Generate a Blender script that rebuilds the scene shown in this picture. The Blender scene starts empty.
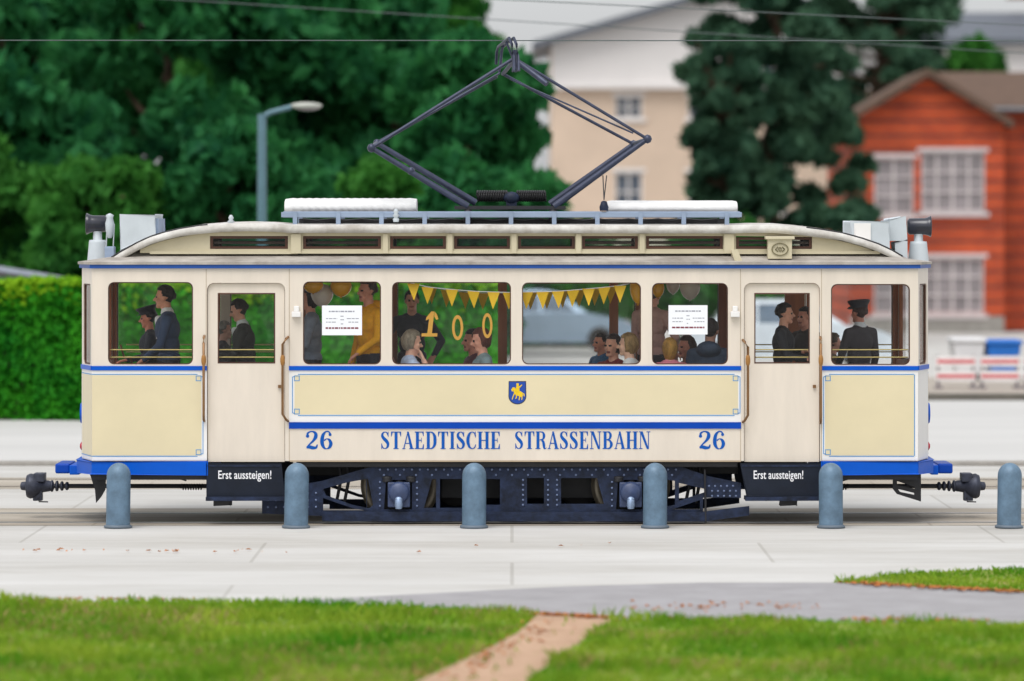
import bpy, bmesh, math, random
import numpy as np
from mathutils import Vector, Matrix, noise
from mathutils.geometry import tessellate_polygon
R = math.radians
rnd = random.Random(7)
SC = bpy.context.scene
COL = SC.collection

# ------------------------------------------------------------------ camera, sky, sun, exposure
FPX, EYE, HOR = 4185.0, 3.226, 225.0        # focal length in pixels, eye height, row of the horizon
cam_data = bpy.data.cameras.new('camera')
cam = bpy.data.objects.new('camera', cam_data); COL.objects.link(cam)
cam.location = (0, 0, EYE); cam.rotation_euler = (R(90), 0, 0)
cam_data.sensor_width = 36; cam_data.lens = FPX / 1024 * 36
cam_data.shift_y = (HOR - 340.5) / 1024
cam_data.clip_start = 0.5; cam_data.clip_end = 3000
cam_data.dof.use_dof = True; cam_data.dof.focus_distance = 45.3; cam_data.dof.aperture_fstop = 0.95
SC.camera = cam
world = bpy.data.worlds.new('World'); SC.world = world; world.use_nodes = True
wn, wl = world.node_tree.nodes, world.node_tree.links
wn.clear()
sky = wn.new('ShaderNodeTexSky'); sky.sky_type = 'NISHITA'; sky.sun_disc = False
sky.sun_elevation = R(62); sky.sun_rotation = R(200); sky.air_density = 1.0; sky.dust_density = 4.0; sky.ozone_density = 1.0
hs = wn.new('ShaderNodeHueSaturation'); hs.inputs['Saturation'].default_value = 0.22
bg = wn.new('ShaderNodeBackground'); bg.inputs['Strength'].default_value = 0.15
wo = wn.new('ShaderNodeOutputWorld')
wl.new(sky.outputs[0], hs.inputs['Color']); ov = wn.new('ShaderNodeMix'); ov.data_type = 'RGBA'; ov.inputs['Factor'].default_value = .6     # overcast: an even bright cloud layer over the sky
ov.inputs['B'].default_value = (2.95, 3.0, 3.08, 1); wl.new(hs.outputs[0], ov.inputs['A']); wl.new(ov.outputs['Result'], bg.inputs['Color']); wl.new(bg.outputs[0], wo.inputs[0])
sun_d = bpy.data.lights.new('sun', 'SUN'); sun_d.energy = 1.0; sun_d.angle = R(40); sun_d.color = (1, .98, .95)
sun = bpy.data.objects.new('sun', sun_d); COL.objects.link(sun)
sun.rotation_euler = Vector((0.34 * math.cos(R(62)) * -1, -0.94 * math.cos(R(62)), math.sin(R(62)))).to_track_quat('Z', 'Y').to_euler()
SC.view_settings.view_transform = 'Standard'; SC.view_settings.look = 'None'
SC.view_settings.exposure = 0.75; SC.view_settings.gamma = 1.0; SC.view_settings.use_curve_mapping = False
SC.render.engine = 'CYCLES'; SC.cycles.max_bounces = 8; SC.cycles.transparent_max_bounces = 24
SC.render.use_motion_blur = False

# ------------------------------------------------------------------ pixel <-> place
def PX(px, Y=45.0): return (px - 512) * Y / FPX
def PZ(py, Y=45.0): return EYE + (HOR - py) * Y / FPX
def GD(px, py):                                    # point of flat ground seen at a pixel
    Y = FPX * EYE / (py - HOR); return (PX(px, Y), Y)
def srgb(r, g, b):
    f = lambda c: (c / 12.92 if c <= .04045 else ((c + .055) / 1.055) ** 2.4)
    return (f(r / 255), f(g / 255), f(b / 255), 1)

# ------------------------------------------------------------------ materials
MATS = {}
def mat(name, col, rough=.6, metal=0, var=.12, scale=3, bump=0, bscale=40, spec=.5, stretch=None, col2=None, coat=0):
    if name in MATS: return MATS[name]
    m = bpy.data.materials.new(name); m.use_nodes = True; MATS[name] = m
    n, l = m.node_tree.nodes, m.node_tree.links
    p = n['Principled BSDF']; p.inputs['Roughness'].default_value = rough; p.inputs['Metallic'].default_value = metal
    p.inputs['Specular IOR Level'].default_value = spec; p.inputs['Coat Weight'].default_value = coat
    tc = n.new('ShaderNodeTexCoord'); vec = tc.outputs['Object']
    if stretch:
        mp = n.new('ShaderNodeMapping'); mp.inputs['Scale'].default_value = stretch; l.new(vec, mp.inputs[0]); vec = mp.outputs[0]
    nz = n.new('ShaderNodeTexNoise'); nz.inputs['Scale'].default_value = scale; nz.inputs['Detail'].default_value = 6; nz.inputs['Roughness'].default_value = .65
    l.new(vec, nz.inputs['Vector'])
    rp = n.new('ShaderNodeValToRGB'); rp.color_ramp.elements[0].position = .32; rp.color_ramp.elements[1].position = .68
    c = Vector(col[:3]); d = Vector(col2[:3]) if col2 else c * (1 - var)
    rp.color_ramp.elements[0].color = (*d, 1)
    rp.color_ramp.elements[1].color = (*(c if col2 else c * (1 + var * .5)), 1)
    l.new(nz.outputs[0], rp.inputs[0]); l.new(rp.outputs[0], p.inputs['Base Color'])
    if bump:
        nb = n.new('ShaderNodeTexNoise'); nb.inputs['Scale'].default_value = bscale; nb.inputs['Detail'].default_value = 4
        l.new(vec, nb.inputs['Vector'])
        b = n.new('ShaderNodeBump'); b.inputs['Strength'].default_value = bump; b.inputs['Distance'].default_value = .02
        l.new(nb.outputs[0], b.inputs['Height']); l.new(b.outputs[0], p.inputs['Normal'])
    return m
def glass(name, tint=(.985, .99, .99), refl=.10):
    if name in MATS: return MATS[name]
    m = bpy.data.materials.new(name); m.use_nodes = True; MATS[name] = m
    n, l = m.node_tree.nodes, m.node_tree.links; n.clear()
    o = n.new('ShaderNodeOutputMaterial'); t = n.new('ShaderNodeBsdfTransparent'); t.inputs[0].default_value = (*tint, 1)
    g = n.new('ShaderNodeBsdfGlossy'); g.inputs['Roughness'].default_value = .03
    nz = n.new('ShaderNodeTexNoise'); nz.inputs['Scale'].default_value = 1.5
    bp = n.new('ShaderNodeBump'); bp.inputs['Strength'].default_value = .05; l.new(nz.outputs[0], bp.inputs['Height']); l.new(bp.outputs[0], g.inputs['Normal'])
    lw = n.new('ShaderNodeFresnel'); lw.inputs['IOR'].default_value = 1.45
    mu = n.new('ShaderNodeMath'); mu.operation = 'MULTIPLY_ADD'; mu.inputs[1].default_value = .42; mu.inputs[2].default_value = 0
    mu.use_clamp = True
    mx = n.new('ShaderNodeMixShader')
    l.new(lw.outputs[0], mu.inputs[0]); l.new(mu.outputs[0], mx.inputs[0]); l.new(t.outputs[0], mx.inputs[1]); l.new(g.outputs[0], mx.inputs[2]); l.new(mx.outputs[0], o.inputs[0])
    return m
def leafmat(name, c0, c1, trans=.35):
    if name in MATS: return MATS[name]
    m = bpy.data.materials.new(name); m.use_nodes = True; MATS[name] = m
    n, l = m.node_tree.nodes, m.node_tree.links; n.clear()
    o = n.new('ShaderNodeOutputMaterial'); tc = n.new('ShaderNodeTexCoord'); nz = n.new('ShaderNodeTexNoise')
    nz.inputs['Scale'].default_value = .55; nz.inputs['Detail'].default_value = 8; nz.inputs['Roughness'].default_value = .75
    rp = n.new('ShaderNodeValToRGB'); rp.color_ramp.elements[0].position = .36; rp.color_ramp.elements[1].position = .66
    rp.color_ramp.elements[0].color = (*c0, 1); rp.color_ramp.elements[1].color = (*c1, 1)
    d = n.new('ShaderNodeBsdfPrincipled'); d.inputs['Roughness'].default_value = .55; d.inputs['Specular IOR Level'].default_value = .08
    t = n.new('ShaderNodeBsdfTranslucent'); mx = n.new('ShaderNodeMixShader'); mx.inputs[0].default_value = trans
    l.new(tc.outputs['Object'], nz.inputs['Vector']); l.new(nz.outputs[0], rp.inputs[0])
    l.new(rp.outputs[0], d.inputs['Base Color']); l.new(rp.outputs[0], t.inputs[0])
    l.new(d.outputs[0], mx.inputs[1]); l.new(t.outputs[0], mx.inputs[2]); l.new(mx.outputs[0], o.inputs[0])
    return m

CREAM = mat('cream_paint', srgb(223, 212, 198), .36, var=.07, scale=5, stretch=(1, 1, .18), bump=.03, bscale=6, coat=.2)
WHITE = mat('white_paint', srgb(232, 230, 228), .4, var=.03)
YELLOW = mat('panel_yellow', srgb(220, 207, 172), .36, var=.06, scale=1.8, stretch=(.5, 1, .6), bump=.03, bscale=5, coat=.2)
BLUE = mat('blue_trim', srgb(0, 86, 196), .35, var=.08, spec=.2)
DBLUE = mat('dark_blue_trim', srgb(0, 66, 170), .35, var=.08, spec=.2)
LBLUE = mat('line_blue', srgb(60, 140, 200), .4, var=.05)
LETTER = mat('letter_blue', srgb(4, 84, 172), .4, spec=.2, var=.05)
NAVY = mat('truck_navy', srgb(40, 52, 80), .55, var=.35, scale=9, bump=.2, bscale=30, spec=.25, col2=srgb(20, 26, 40))
RIVET = mat('rivet_highlight', srgb(104, 118, 150), .45, spec=.4)  # paler than the frame plate: highlights painted into the rivet colour
BOARD = mat('board_navy', srgb(25, 32, 46), .5, spec=.25, var=.3, scale=6)
BLACK = mat('black_iron', srgb(34, 34, 38), .55, var=.4, scale=8)
RUBBER = mat('dark_rubber', srgb(30, 28, 27), .7)
WOOD = mat('brown_wood', srgb(170, 102, 62), .45, var=.35, scale=6, stretch=(1, 1, .15))
DWOOD = mat('dark_wood', srgb(80, 46, 32), .5, var=.3, scale=6, stretch=(.2, 1, 1))
ROOF = mat('roof_grey', srgb(186, 180, 172), .75, var=.25, scale=2.5, bump=.3, bscale=12, col2=srgb(132, 124, 116))
ROOFTOP = mat('roof_white', srgb(214, 212, 208), .7, var=.2, scale=4, bump=.3, bscale=20, col2=srgb(168, 162, 154))
TRIM = mat('clerestory_cream', srgb(204, 194, 166), .45, var=.08, scale=3)
PLANK = mat('plank_bluegrey', srgb(142, 158, 182), .6, var=.2, scale=4, stretch=(.2, 1, 1))
BOXW = mat('box_palegrey', srgb(194, 202, 208), .5, var=.1, scale=3)
PANTO = mat('pantograph_steel', srgb(58, 64, 86), .4, metal=.3, var=.3, scale=10)
STEEL = mat('bright_steel', srgb(170, 172, 176), .3, metal=.9, var=.2)
TYRE = mat('wheel_steel', srgb(120, 112, 98), .5, metal=.5, var=.3, scale=5)
BRASS = mat('bronze_rail', srgb(138, 102, 66), .4, metal=.4, var=.25, scale=8)
BRASSB = mat('brass_bar', srgb(196, 176, 110), .35, metal=.5, var=.1)
FLOORM = mat('floor_brown', srgb(134, 116, 98), .7)
CEIL = mat('ceiling_cream', srgb(236, 230, 218), .6)
PAPER = mat('paper_white', srgb(238, 240, 244), .7, var=.02)
INK = mat('ink_grey', srgb(150, 152, 165), .7)
INKR = mat('ink_red', srgb(120, 40, 60), .7)
GOLD = mat('gold_card', srgb(226, 170, 66), .5, var=.1)
PENN = mat('pennant_yellow', srgb(236, 190, 20), .6, var=.08)
GLASS = glass('clear_glass')

# ------------------------------------------------------------------ mesh builder
class MB:
    def __init__(s): s.v = []; s.f = []; s.mi = []; s.sm = []
    def add(s, vs, fs, m=0, smooth=False):
        k = len(s.v); s.v += [tuple(v) for v in vs]
        s.f += [tuple(i + k for i in f) for f in fs]; s.mi += [m] * len(fs); s.sm += [smooth] * len(fs); return s
    def box(s, x0, x1, y0, y1, z0, z1, m=0):
        v = [(x, y, z) for x in (x0, x1) for y in (y0, y1) for z in (z0, z1)]
        return s.add(v, [(0, 1, 3, 2), (4, 6, 7, 5), (0, 4, 5, 1), (2, 3, 7, 6), (0, 2, 6, 4), (1, 5, 7, 3)], m)
    def plate(s, loops, f3, ext, m=0):             # polygon with holes, mapped to 3-D by f3 and extruded by ext
        ext = Vector(ext); flat = [Vector((p[0], p[1], 0)) for lp in loops for p in lp]
        tr = tessellate_polygon([[Vector((p[0], p[1], 0)) for p in lp] for lp in loops])
        a = [Vector(f3(p.x, p.y)) for p in flat]; n = len(a); b = [q + ext for q in a]
        fs = [tuple(t) for t in tr] + [tuple(n + i for i in reversed(t)) for t in tr]; k = 0
        for lp in loops:
            L = len(lp)
            for i in range(L): fs.append((k + i, k + (i + 1) % L, n + k + (i + 1) % L, n + k + i))
            k += L
        return s.add(a + b, fs, m)
    def ring(s, rings, m=0, smooth=True, caps=True, closed=True):
        n = len(rings[0]); vs = [p for r in rings for p in r]; fs = []
        for i in range(len(rings) - 1):
            for j in range(n if closed else n - 1):
                fs.append((i * n + j, i * n + (j + 1) % n, (i + 1) * n + (j + 1) % n, (i + 1) * n + j))
        s.add(vs, fs, m, smooth)
        if caps and closed:
            s.add(rings[0], [tuple(reversed(range(n)))], m); s.add(rings[-1], [tuple(range(n))], m)
        return s
    def tube(s, pts, r, n=10, m=0):
        pts = [Vector(p) for p in pts]; rs = r if isinstance(r, (list, tuple)) else [r] * len(pts); rings = []
        for i, p in enumerate(pts):
            t = (pts[min(i + 1, len(pts) - 1)] - pts[max(i - 1, 0)]).normalized()
            u = t.cross(Vector((0, 0, 1)) if abs(t.z) < .9 else Vector((0, 1, 0))).normalized(); w = t.cross(u)
            rings.append([p + (u * math.cos(q) + w * math.sin(q)) * rs[i] for q in (2 * math.pi * k / n for k in range(n))])
        return s.ring(rings, m)
    def lathe(s, c, axis, prof, n=24, m=0, smooth=True):   # prof: (radius, distance along axis)
        c = Vector(c); t = Vector(axis).normalized()
        u = t.cross(Vector((0, 0, 1)) if abs(t.z) < .9 else Vector((0, 1, 0))).normalized(); w = t.cross(u)
        return s.ring([[c + t * h + (u * math.cos(q) + w * math.sin(q)) * max(r, .0005) for q in (2 * math.pi * k / n for k in range(n))] for r, h in prof], m, smooth)
    def ball(s, c, r, m=0, n=14):
        c = Vector(c); r = Vector(r) if not isinstance(r, (int, float)) else Vector((r, r, r)); rings = []
        for i in range(n // 2 + 1):
            a = math.pi * min(max(i / (n // 2), .012), .988)
            rings.append([c + Vector((r.x * math.sin(a) * math.cos(q), r.y * math.sin(a) * math.sin(q), -r.z * math.cos(a))) for q in (2 * math.pi * k / n for k in range(n))])
        return s.ring(rings, m)
    def pixbox(s, x0, x1, y0, y1, Ya, Yb, m=0, Yr=None):   # rectangle seen at pixels (on the plane Yr), from depth Ya to Yb
        q = Ya if Yr is None else Yr
        return s.box(PX(x0, q), PX(x1, q), Ya, Yb, PZ(y1, q), PZ(y0, q), m)
    def pixplate(s, loops, Ya, Yb, m=0, Yr=None):
        q = Ya if Yr is None else Yr
        return s.plate([[(PX(p[0], q), PZ(p[1], q)) for p in lp] for lp in loops], lambda x, z: (x, Ya, z), (0, Yb - Ya, 0), m)
    def build(s, name, mats, parent=None, bevel=0, org=None):
        me = bpy.data.meshes.new(name)
        if org is None and parent is not None: org = ORG[parent.name]
        o_ = Vector(org) if org is not None else Vector((0, 0, 0))
        me.from_pydata([Vector(v) - o_ for v in s.v], [], s.f)
        for m in (mats if isinstance(mats, (list, tuple)) else [mats]): me.materials.append(m)
        me.polygons.foreach_set('material_index', s.mi); me.polygons.foreach_set('use_smooth', s.sm); me.update()
        o = bpy.data.objects.new(name, me); COL.objects.link(o)
        if parent is not None: o.parent = parent
        else: o.location = o_
        ORG[o.name] = o_
        if bevel:
            b = o.modifiers.new('bevel', 'BEVEL'); b.width = bevel; b.segments = 2; b.limit_method = 'ANGLE'; b.angle_limit = R(35)
        return o
ORG = {}
def tag(o, label=None, cat=None, group=None, kind=None):
    if label: o['label'] = label
    if cat: o['category'] = cat
    if group: o['group'] = group
    if kind: o['kind'] = kind
    return o
def empty(name, loc, label=None, cat=None, group=None):
    o = bpy.data.objects.new(name, None); COL.objects.link(o); o.location = loc; ORG[o.name] = Vector(loc)
    o.empty_display_size = .2
    return tag(o, label, cat, group)
def copy_tree(o, parent=None):
    c = o.copy(); COL.objects.link(c); c.parent = parent; ORG[c.name] = ORG[o.name]
    for ch in list(o.children): copy_tree(ch, c)
    return c
def rrect(x0, y0, x1, y1, r, n=5):                 # pixel rectangle (y down) with round corners
    out = []
    for cx, cy, a in ((x1 - r, y0 + r, -90), (x1 - r, y1 - r, 0), (x0 + r, y1 - r, 90), (x0 + r, y0 + r, 180)):
        for k in range(n + 1):
            q = R(a + 90 * k / n); out.append((cx + r * math.cos(q), cy + r * math.sin(q)))
    return out

# ------------------------------------------------------------------ the setting: ground, paths, tracks
def sheet(name, pts, z, m, kind='structure'):
    b = MB(); b.plate([[(p[0], p[1]) for p in pts]], lambda x, y: (x, y, z), (0, 0, -.002)); o = b.build(name, m); tag(o, kind=kind); return o
def pave(m, w, h, dark=.8):                          # paving joints and worn stains worked into a ground material
    n, l = m.node_tree.nodes, m.node_tree.links; p = n['Principled BSDF']; src = p.inputs['Base Color'].links[0].from_socket
    tc = n.new('ShaderNodeTexCoord'); br = n.new('ShaderNodeTexBrick'); br.inputs['Scale'].default_value = 1; br.inputs['Brick Width'].default_value = w; br.inputs['Row Height'].default_value = h
    br.inputs['Mortar Size'].default_value = .018; br.inputs['Color1'].default_value = (1, 1, 1, 1); br.inputs['Color2'].default_value = (.94, .94, .935, 1); br.inputs['Mortar'].default_value = (.78, .77, .75, 1)
    l.new(tc.outputs['Object'], br.inputs['Vector'])
    nz = n.new('ShaderNodeTexNoise'); nz.inputs['Scale'].default_value = .35; nz.inputs['Detail'].default_value = 9; nz.inputs['Roughness'].default_value = .8
    mp = n.new('ShaderNodeMapping'); mp.inputs['Scale'].default_value = (.5, 1.6, 1); l.new(tc.outputs['Object'], mp.inputs[0]); l.new(mp.outputs[0], nz.inputs['Vector'])
    rp = n.new('ShaderNodeValToRGB'); rp.color_ramp.elements[0].position = .38; rp.color_ramp.elements[1].position = .56; rp.color_ramp.elements[0].color = (dark, dark * .985, dark * .96, 1); rp.color_ramp.elements[1].color = (1, 1, 1, 1)
    l.new(nz.outputs[0], rp.inputs[0])
    m1 = n.new('ShaderNodeMix'); m1.data_type = 'RGBA'; m1.blend_type = 'MULTIPLY'; m1.inputs['Factor'].default_value = 1
    m2 = n.new('ShaderNodeMix'); m2.data_type = 'RGBA'; m2.blend_type = 'MULTIPLY'; m2.inputs['Factor'].default_value = 1
    l.new(src, m1.inputs['A']); l.new(br.outputs[0], m1.inputs['B']); l.new(m1.outputs['Result'], m2.inputs['A']); l.new(rp.outputs[0], m2.inputs['B']); l.new(m2.outputs['Result'], p.inputs['Base Color'])
PLAZA = mat('pale_concrete', srgb(200, 199, 197), .85, var=.14, scale=.6, bump=.25, bscale=25, stretch=(.25, 1, 1), col2=srgb(180, 178, 174))
BED = mat('track_concrete', srgb(186, 178, 166), .85, var=.2, scale=.8, bump=.25, bscale=20, stretch=(.1, 1, 1), col2=srgb(150, 140, 126))
ASPH = mat('asphalt_path', srgb(160, 158, 161), .9, var=.12, scale=2, bump=.4, bscale=80, col2=srgb(144, 142, 144))
SOIL = mat('lawn_soil', srgb(92, 140, 30), .95, var=.3, scale=1.2, col2=srgb(150, 138, 70))
DIRT = mat('dirt_sand', srgb(190, 158, 132), .95, var=.2, scale=3, bump=.5, bscale=40, col2=srgb(166, 134, 108))
pave(PLAZA, 5.0, 2.5, .88); pave(BED, 3.0, .72, .8)
KERB = mat('kerb_stone', srgb(150, 146, 140), .85, var=.2, scale=5)
b = MB()
b.plate([[(-900, -60), (900, -60), (900, 1500), (-900, 1500)]], lambda x, y: (x, y, 0), (0, 0, -.3))
tag(b.build('ground', PLAZA), kind='structure')
sheet('track_bed', [(-60, 44.9), (60, 44.9), (60, 47.6), (-60, 47.6)], .004, BED)
sheet('track_bed', [(-60, 51.1), (60, 51.1), (60, 53.4), (-60, 53.4)], .004, BED)
for Y in (45.32, 46.76, 51.5, 52.94):
    b = MB(); b.box(-60, 60, Y - .03, Y + .03, -.05, .012); b.box(-60, 60, Y + .032, Y + .075, -.05, .0065, 1)
    tag(b.build('rail', [STEEL if Y < 50 else mat('worn_rail', srgb(120, 112, 104), .4, metal=.6, var=.3), BLACK]), kind='structure')
GROUNDROAD = mat('road_pale', srgb(190, 189, 187), .9, var=.08, scale=.5, stretch=(.2, 1, 1), bump=.2, bscale=30)
sheet('road', [(-60, 56.3), (60, 56.3), (60, 76.8), (-60, 76.8)], .006, GROUNDROAD)
b = MB(); b.box(-60, 60, 56.0, 56.28, -.05, .06); tag(b.build('kerb', KERB, bevel=.02), kind='structure')
b = MB(); b.box(PX(500, 77), 60, 76.8, 77.05, -.05, .13); tag(b.build('kerb', mat('kerb_dark', srgb(96, 92, 84), .85, var=.25, scale=3), bevel=.02), kind='structure')
sheet('pavement', [(PX(500, 77.1), 77.1), (60, 77.1), (60, 86), (PX(500, 86), 86)], .1, mat('pavement_slabs', srgb(176, 168, 158), .9, var=.2, scale=1, col2=srgb(150, 140, 130)))
# asphalt path, front lawn, right verge, worn dirt path
def gpoly(pix): return [GD(*p) for p in pix]
P_ASPH = gpoly([(-900, 604), (200, 604), (350, 598), (560, 587), (700, 583), (830, 583), (1100, 597), (1900, 612), (1900, 634), (1024, 626), (620, 620), (540, 614), (350, 607), (-900, 610)])
sheet('path', P_ASPH, .004, ASPH)
P_LAWN = gpoly([(-900, 604), (200, 602), (350, 605), (450, 609), (540, 614), (620, 620), (800, 622), (1024, 625), (1900, 634)]) + [(16, 14), (-16, 14)]
sheet('lawn', P_LAWN, .008, SOIL)
P_VERGE = gpoly([(832, 583), (900, 575), (960, 571), (1100, 569), (1900, 560), (1900, 600), (1100, 595), (1000, 592), (900, 586)])
sheet('verge', P_VERGE, .008, SOIL)
P_DIRT = gpoly([(540, 614), (614, 620), (592, 636), (556, 660), (530, 683), (490, 730), (330, 730), (418, 683), (478, 655), (518, 634)])
sheet('dirt_path', P_DIRT, .012, DIRT)
def inside(p, poly):
    x, y = p; c = False; n = len(poly)
    for i in range(n):
        (x0, y0), (x1, y1) = poly[i], poly[i - 1]
        if (y0 > y) != (y1 > y) and x < (x1 - x0) * (y - y0) / (y1 - y0) + x0: c = not c
    return c
def blades(name, poly, hole, n, box, hh, m, patchy=False):
    b = MB(); k = 0
    while k < n:
        x, y = rnd.uniform(box[0], box[1]), rnd.uniform(box[2], box[3])
        if not inside((x, y), poly) or (hole and inside((x, y), hole) and rnd.random() < .985): k += .05; continue
        if patchy and noise.noise((x * .45, y * 1.2, 9)) < .08: k += .02; continue
        k += 1; q = rnd.random() * 6.283; w = rnd.uniform(.006, .016)
        clump = .55 + .9 * max(0, noise.noise((x * 1.3, y * 1.3, 3)) + .35)
        h = hh * rnd.uniform(.45, 1.25) * clump; lx, ly = rnd.gauss(0, .45) * h, rnd.gauss(0, .45) * h
        dx, dy = math.cos(q) * w, math.sin(q) * w
        b.add([(x - dx, y - dy, .006), (x + dx, y + dy, .006), (x + lx * .4 + dx * .7, y + ly * .4 + dy * .7, h * .6), (x + lx, y + ly, h)], [(0, 1, 2), (0, 2, 3)])
    tag(b.build(name, m), kind='stuff')
    return
GRASSM = leafmat('grass_blades', (.07, .26, .01), (.38, .48, .05), .45)
DRYM = leafmat('dry_blades', (.26, .22, .06), (.46, .38, .16), .3)
blades('grass', P_LAWN, P_DIRT, 52000, (-5.6, 5.6, 27.2, 36.2), .085, GRASSM)
blades('dry_grass', P_LAWN, P_DIRT, 15000, (-5.6, 5.6, 27.2, 36.2), .07, DRYM, True)
blades('grass', P_VERGE, None, 7000, (2.5, 7, 36, 40.5), .07, GRASSM)
LITTER = mat('fallen_leaves', srgb(186, 116, 58), .8, var=.4, scale=9)
b = MB()
def litter(p0, p1, n, sp):
    for i in range(n):
        t = rnd.random(); x = p0[0] + (p1[0] - p0[0]) * t + rnd.gauss(0, sp); y = p0[1] + (p1[1] - p0[1]) * t + rnd.gauss(0, sp)
        q = rnd.random() * 6.3; s_ = rnd.uniform(.015, .038); c_, d_ = math.cos(q) * s_, math.sin(q) * s_
        b.add([(x - c_, y - d_, .02), (x + d_ * .6, y - c_ * .6, .035), (x + c_, y + d_, .018), (x - d_ * .6, y + c_ * .6, .03)], [(0, 1, 2, 3)])
for a_, e_, n_, s_ in (((850, 585), (1024, 594), 300, .07), ((540, 616), (612, 620), 160, .05), ((640, 621), (760, 622), 60, .08), ((860, 622), (980, 624), 90, .09),
                  ((0, 552), (330, 553), 24, .1), ((330, 552), (640, 545), 5, .2), ((40, 601), (200, 602), 60, .06), ((640, 609), (800, 608), 60, .2), ((548, 620), (440, 681), 90, .12)):
    litter(GD(*a_), GD(*e_), n_, s_)
tag(b.build('fallen_leaves', LITTER), kind='stuff')
# ------------------------------------------------------------------ vegetation
def leaf(b, c, s, nrm=None):
    a = Vector((rnd.gauss(0, 1), rnd.gauss(0, 1), rnd.gauss(0, 1)))
    if nrm is not None: a = a * .55 + nrm
    a.normalize(); u = a.cross(Vector((rnd.gauss(0, 1), rnd.gauss(0, 1), .3))).normalized(); w = a.cross(u)
    b.add([c - u * s, c + w * s * .55 + a * s * .15, c + u * s, c - w * s * .55 + a * s * .15], [(0, 1, 2), (0, 2, 3)])
BARK = mat('bark_brown', srgb(84, 66, 50), .9, var=.35, scale=6, bump=.8, bscale=14, stretch=(1, 1, .25))
def tree(px, Y, top, bottom, width, m, label, kind='broad', n=6500, name='tree', ls=.26, group='trees behind the tram', seed=1):
    rr = random.Random(seed); x = PX(px, Y); zt, zb = PZ(top, Y), PZ(bottom, Y); w = width * Y / FPX / 2
    root = empty(name, (x, Y, 0), label, 'tree', group)
    t = MB(); hgt = zt * .8
    t.tube([(x + rr.uniform(-.1, .1) * k, Y + rr.uniform(-.1, .1) * k, hgt * k / 6) for k in range(7)], [max(.05, .045 * hgt * (1 - k / 7.2)) * .6 for k in range(7)], 8)
    cl = []
    if kind == 'broad':
        for i in range(40):
            a = rr.random() * 6.283; h = rr.random(); e = math.sqrt(max(0, 1 - (h * 1.75 - .75) ** 2)) if h > .43 else math.sqrt(max(0.1, h / .43))
            q = w * e * rr.uniform(.35, .95); z = zb + (zt - zb) * (h * .86 + .04)
            cl.append((Vector((x + q * math.cos(a), Y + q * math.sin(a), z)), w * rr.uniform(.24, .42)))
    else:
        for i in range(130):
            h = (i + rr.random()) / 130; a = rr.random() * 6.283; q = w * (1 - h * .45) * rr.random() ** .5
            cl.append((Vector((x + q * math.cos(a), Y + q * math.sin(a), zb + (zt - zb) * h)), w * rr.uniform(.1, .22) * (1 - h * .2)))
    for c, r in cl[::2]:
        s0 = Vector((x, Y, min(hgt * .9, max(.8, c.z - r * 1.2)))); t.tube([s0, (s0 + c) / 2 + Vector((0, 0, -.1 * r)), c], [.09, .06, .02], 5)
    t.build('trunk', BARK, root)
    b = MB(); tot = sum(r * r for c, r in cl)
    for c, r in cl:
        for k in range(int(n * r * r / tot)):
            d = Vector((rr.gauss(0, 1), rr.gauss(0, 1), rr.gauss(0, 1))).normalized() * r * rr.random() ** .42
            if kind == 'broad': d.z *= .72
            else: d.z *= .5; d.z -= .25 * abs(d.x)
            leaf(b, c + d * 1.08, ls * rr.uniform(.6, 1.3))
    b.build('crown', m, root)
    return root
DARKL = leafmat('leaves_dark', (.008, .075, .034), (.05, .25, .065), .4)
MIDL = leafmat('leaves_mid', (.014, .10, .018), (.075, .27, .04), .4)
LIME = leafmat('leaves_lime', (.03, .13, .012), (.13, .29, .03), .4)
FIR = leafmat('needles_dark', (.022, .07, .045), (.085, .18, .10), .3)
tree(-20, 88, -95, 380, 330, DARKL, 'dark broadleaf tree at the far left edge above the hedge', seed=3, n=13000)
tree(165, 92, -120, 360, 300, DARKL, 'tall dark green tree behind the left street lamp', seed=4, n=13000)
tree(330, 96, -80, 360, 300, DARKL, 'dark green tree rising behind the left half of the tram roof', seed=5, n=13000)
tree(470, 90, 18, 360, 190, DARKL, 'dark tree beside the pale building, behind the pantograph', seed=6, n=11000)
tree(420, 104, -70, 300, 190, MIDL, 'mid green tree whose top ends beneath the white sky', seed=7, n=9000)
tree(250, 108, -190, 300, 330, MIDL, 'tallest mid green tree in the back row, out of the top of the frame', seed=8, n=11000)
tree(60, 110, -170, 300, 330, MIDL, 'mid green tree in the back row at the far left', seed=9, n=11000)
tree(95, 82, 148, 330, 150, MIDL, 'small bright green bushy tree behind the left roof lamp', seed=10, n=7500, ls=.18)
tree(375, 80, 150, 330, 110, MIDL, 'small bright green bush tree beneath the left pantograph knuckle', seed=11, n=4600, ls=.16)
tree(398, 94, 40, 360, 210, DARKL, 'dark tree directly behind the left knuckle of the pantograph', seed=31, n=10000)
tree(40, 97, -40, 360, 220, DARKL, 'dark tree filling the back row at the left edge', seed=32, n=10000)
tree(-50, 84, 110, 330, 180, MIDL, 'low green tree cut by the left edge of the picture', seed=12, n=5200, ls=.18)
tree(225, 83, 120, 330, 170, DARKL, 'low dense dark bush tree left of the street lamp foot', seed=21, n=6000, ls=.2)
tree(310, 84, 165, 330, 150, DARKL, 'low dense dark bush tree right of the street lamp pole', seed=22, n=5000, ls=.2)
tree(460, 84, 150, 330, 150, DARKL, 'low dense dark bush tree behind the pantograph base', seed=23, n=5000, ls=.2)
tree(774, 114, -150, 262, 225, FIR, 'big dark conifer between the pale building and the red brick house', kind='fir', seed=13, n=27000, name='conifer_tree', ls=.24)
tree(728, 112, 30, 270, 120, FIR, 'lower dark conifer in front of the pale building', kind='fir', seed=14, n=9000, name='conifer_tree', ls=.22)
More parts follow.
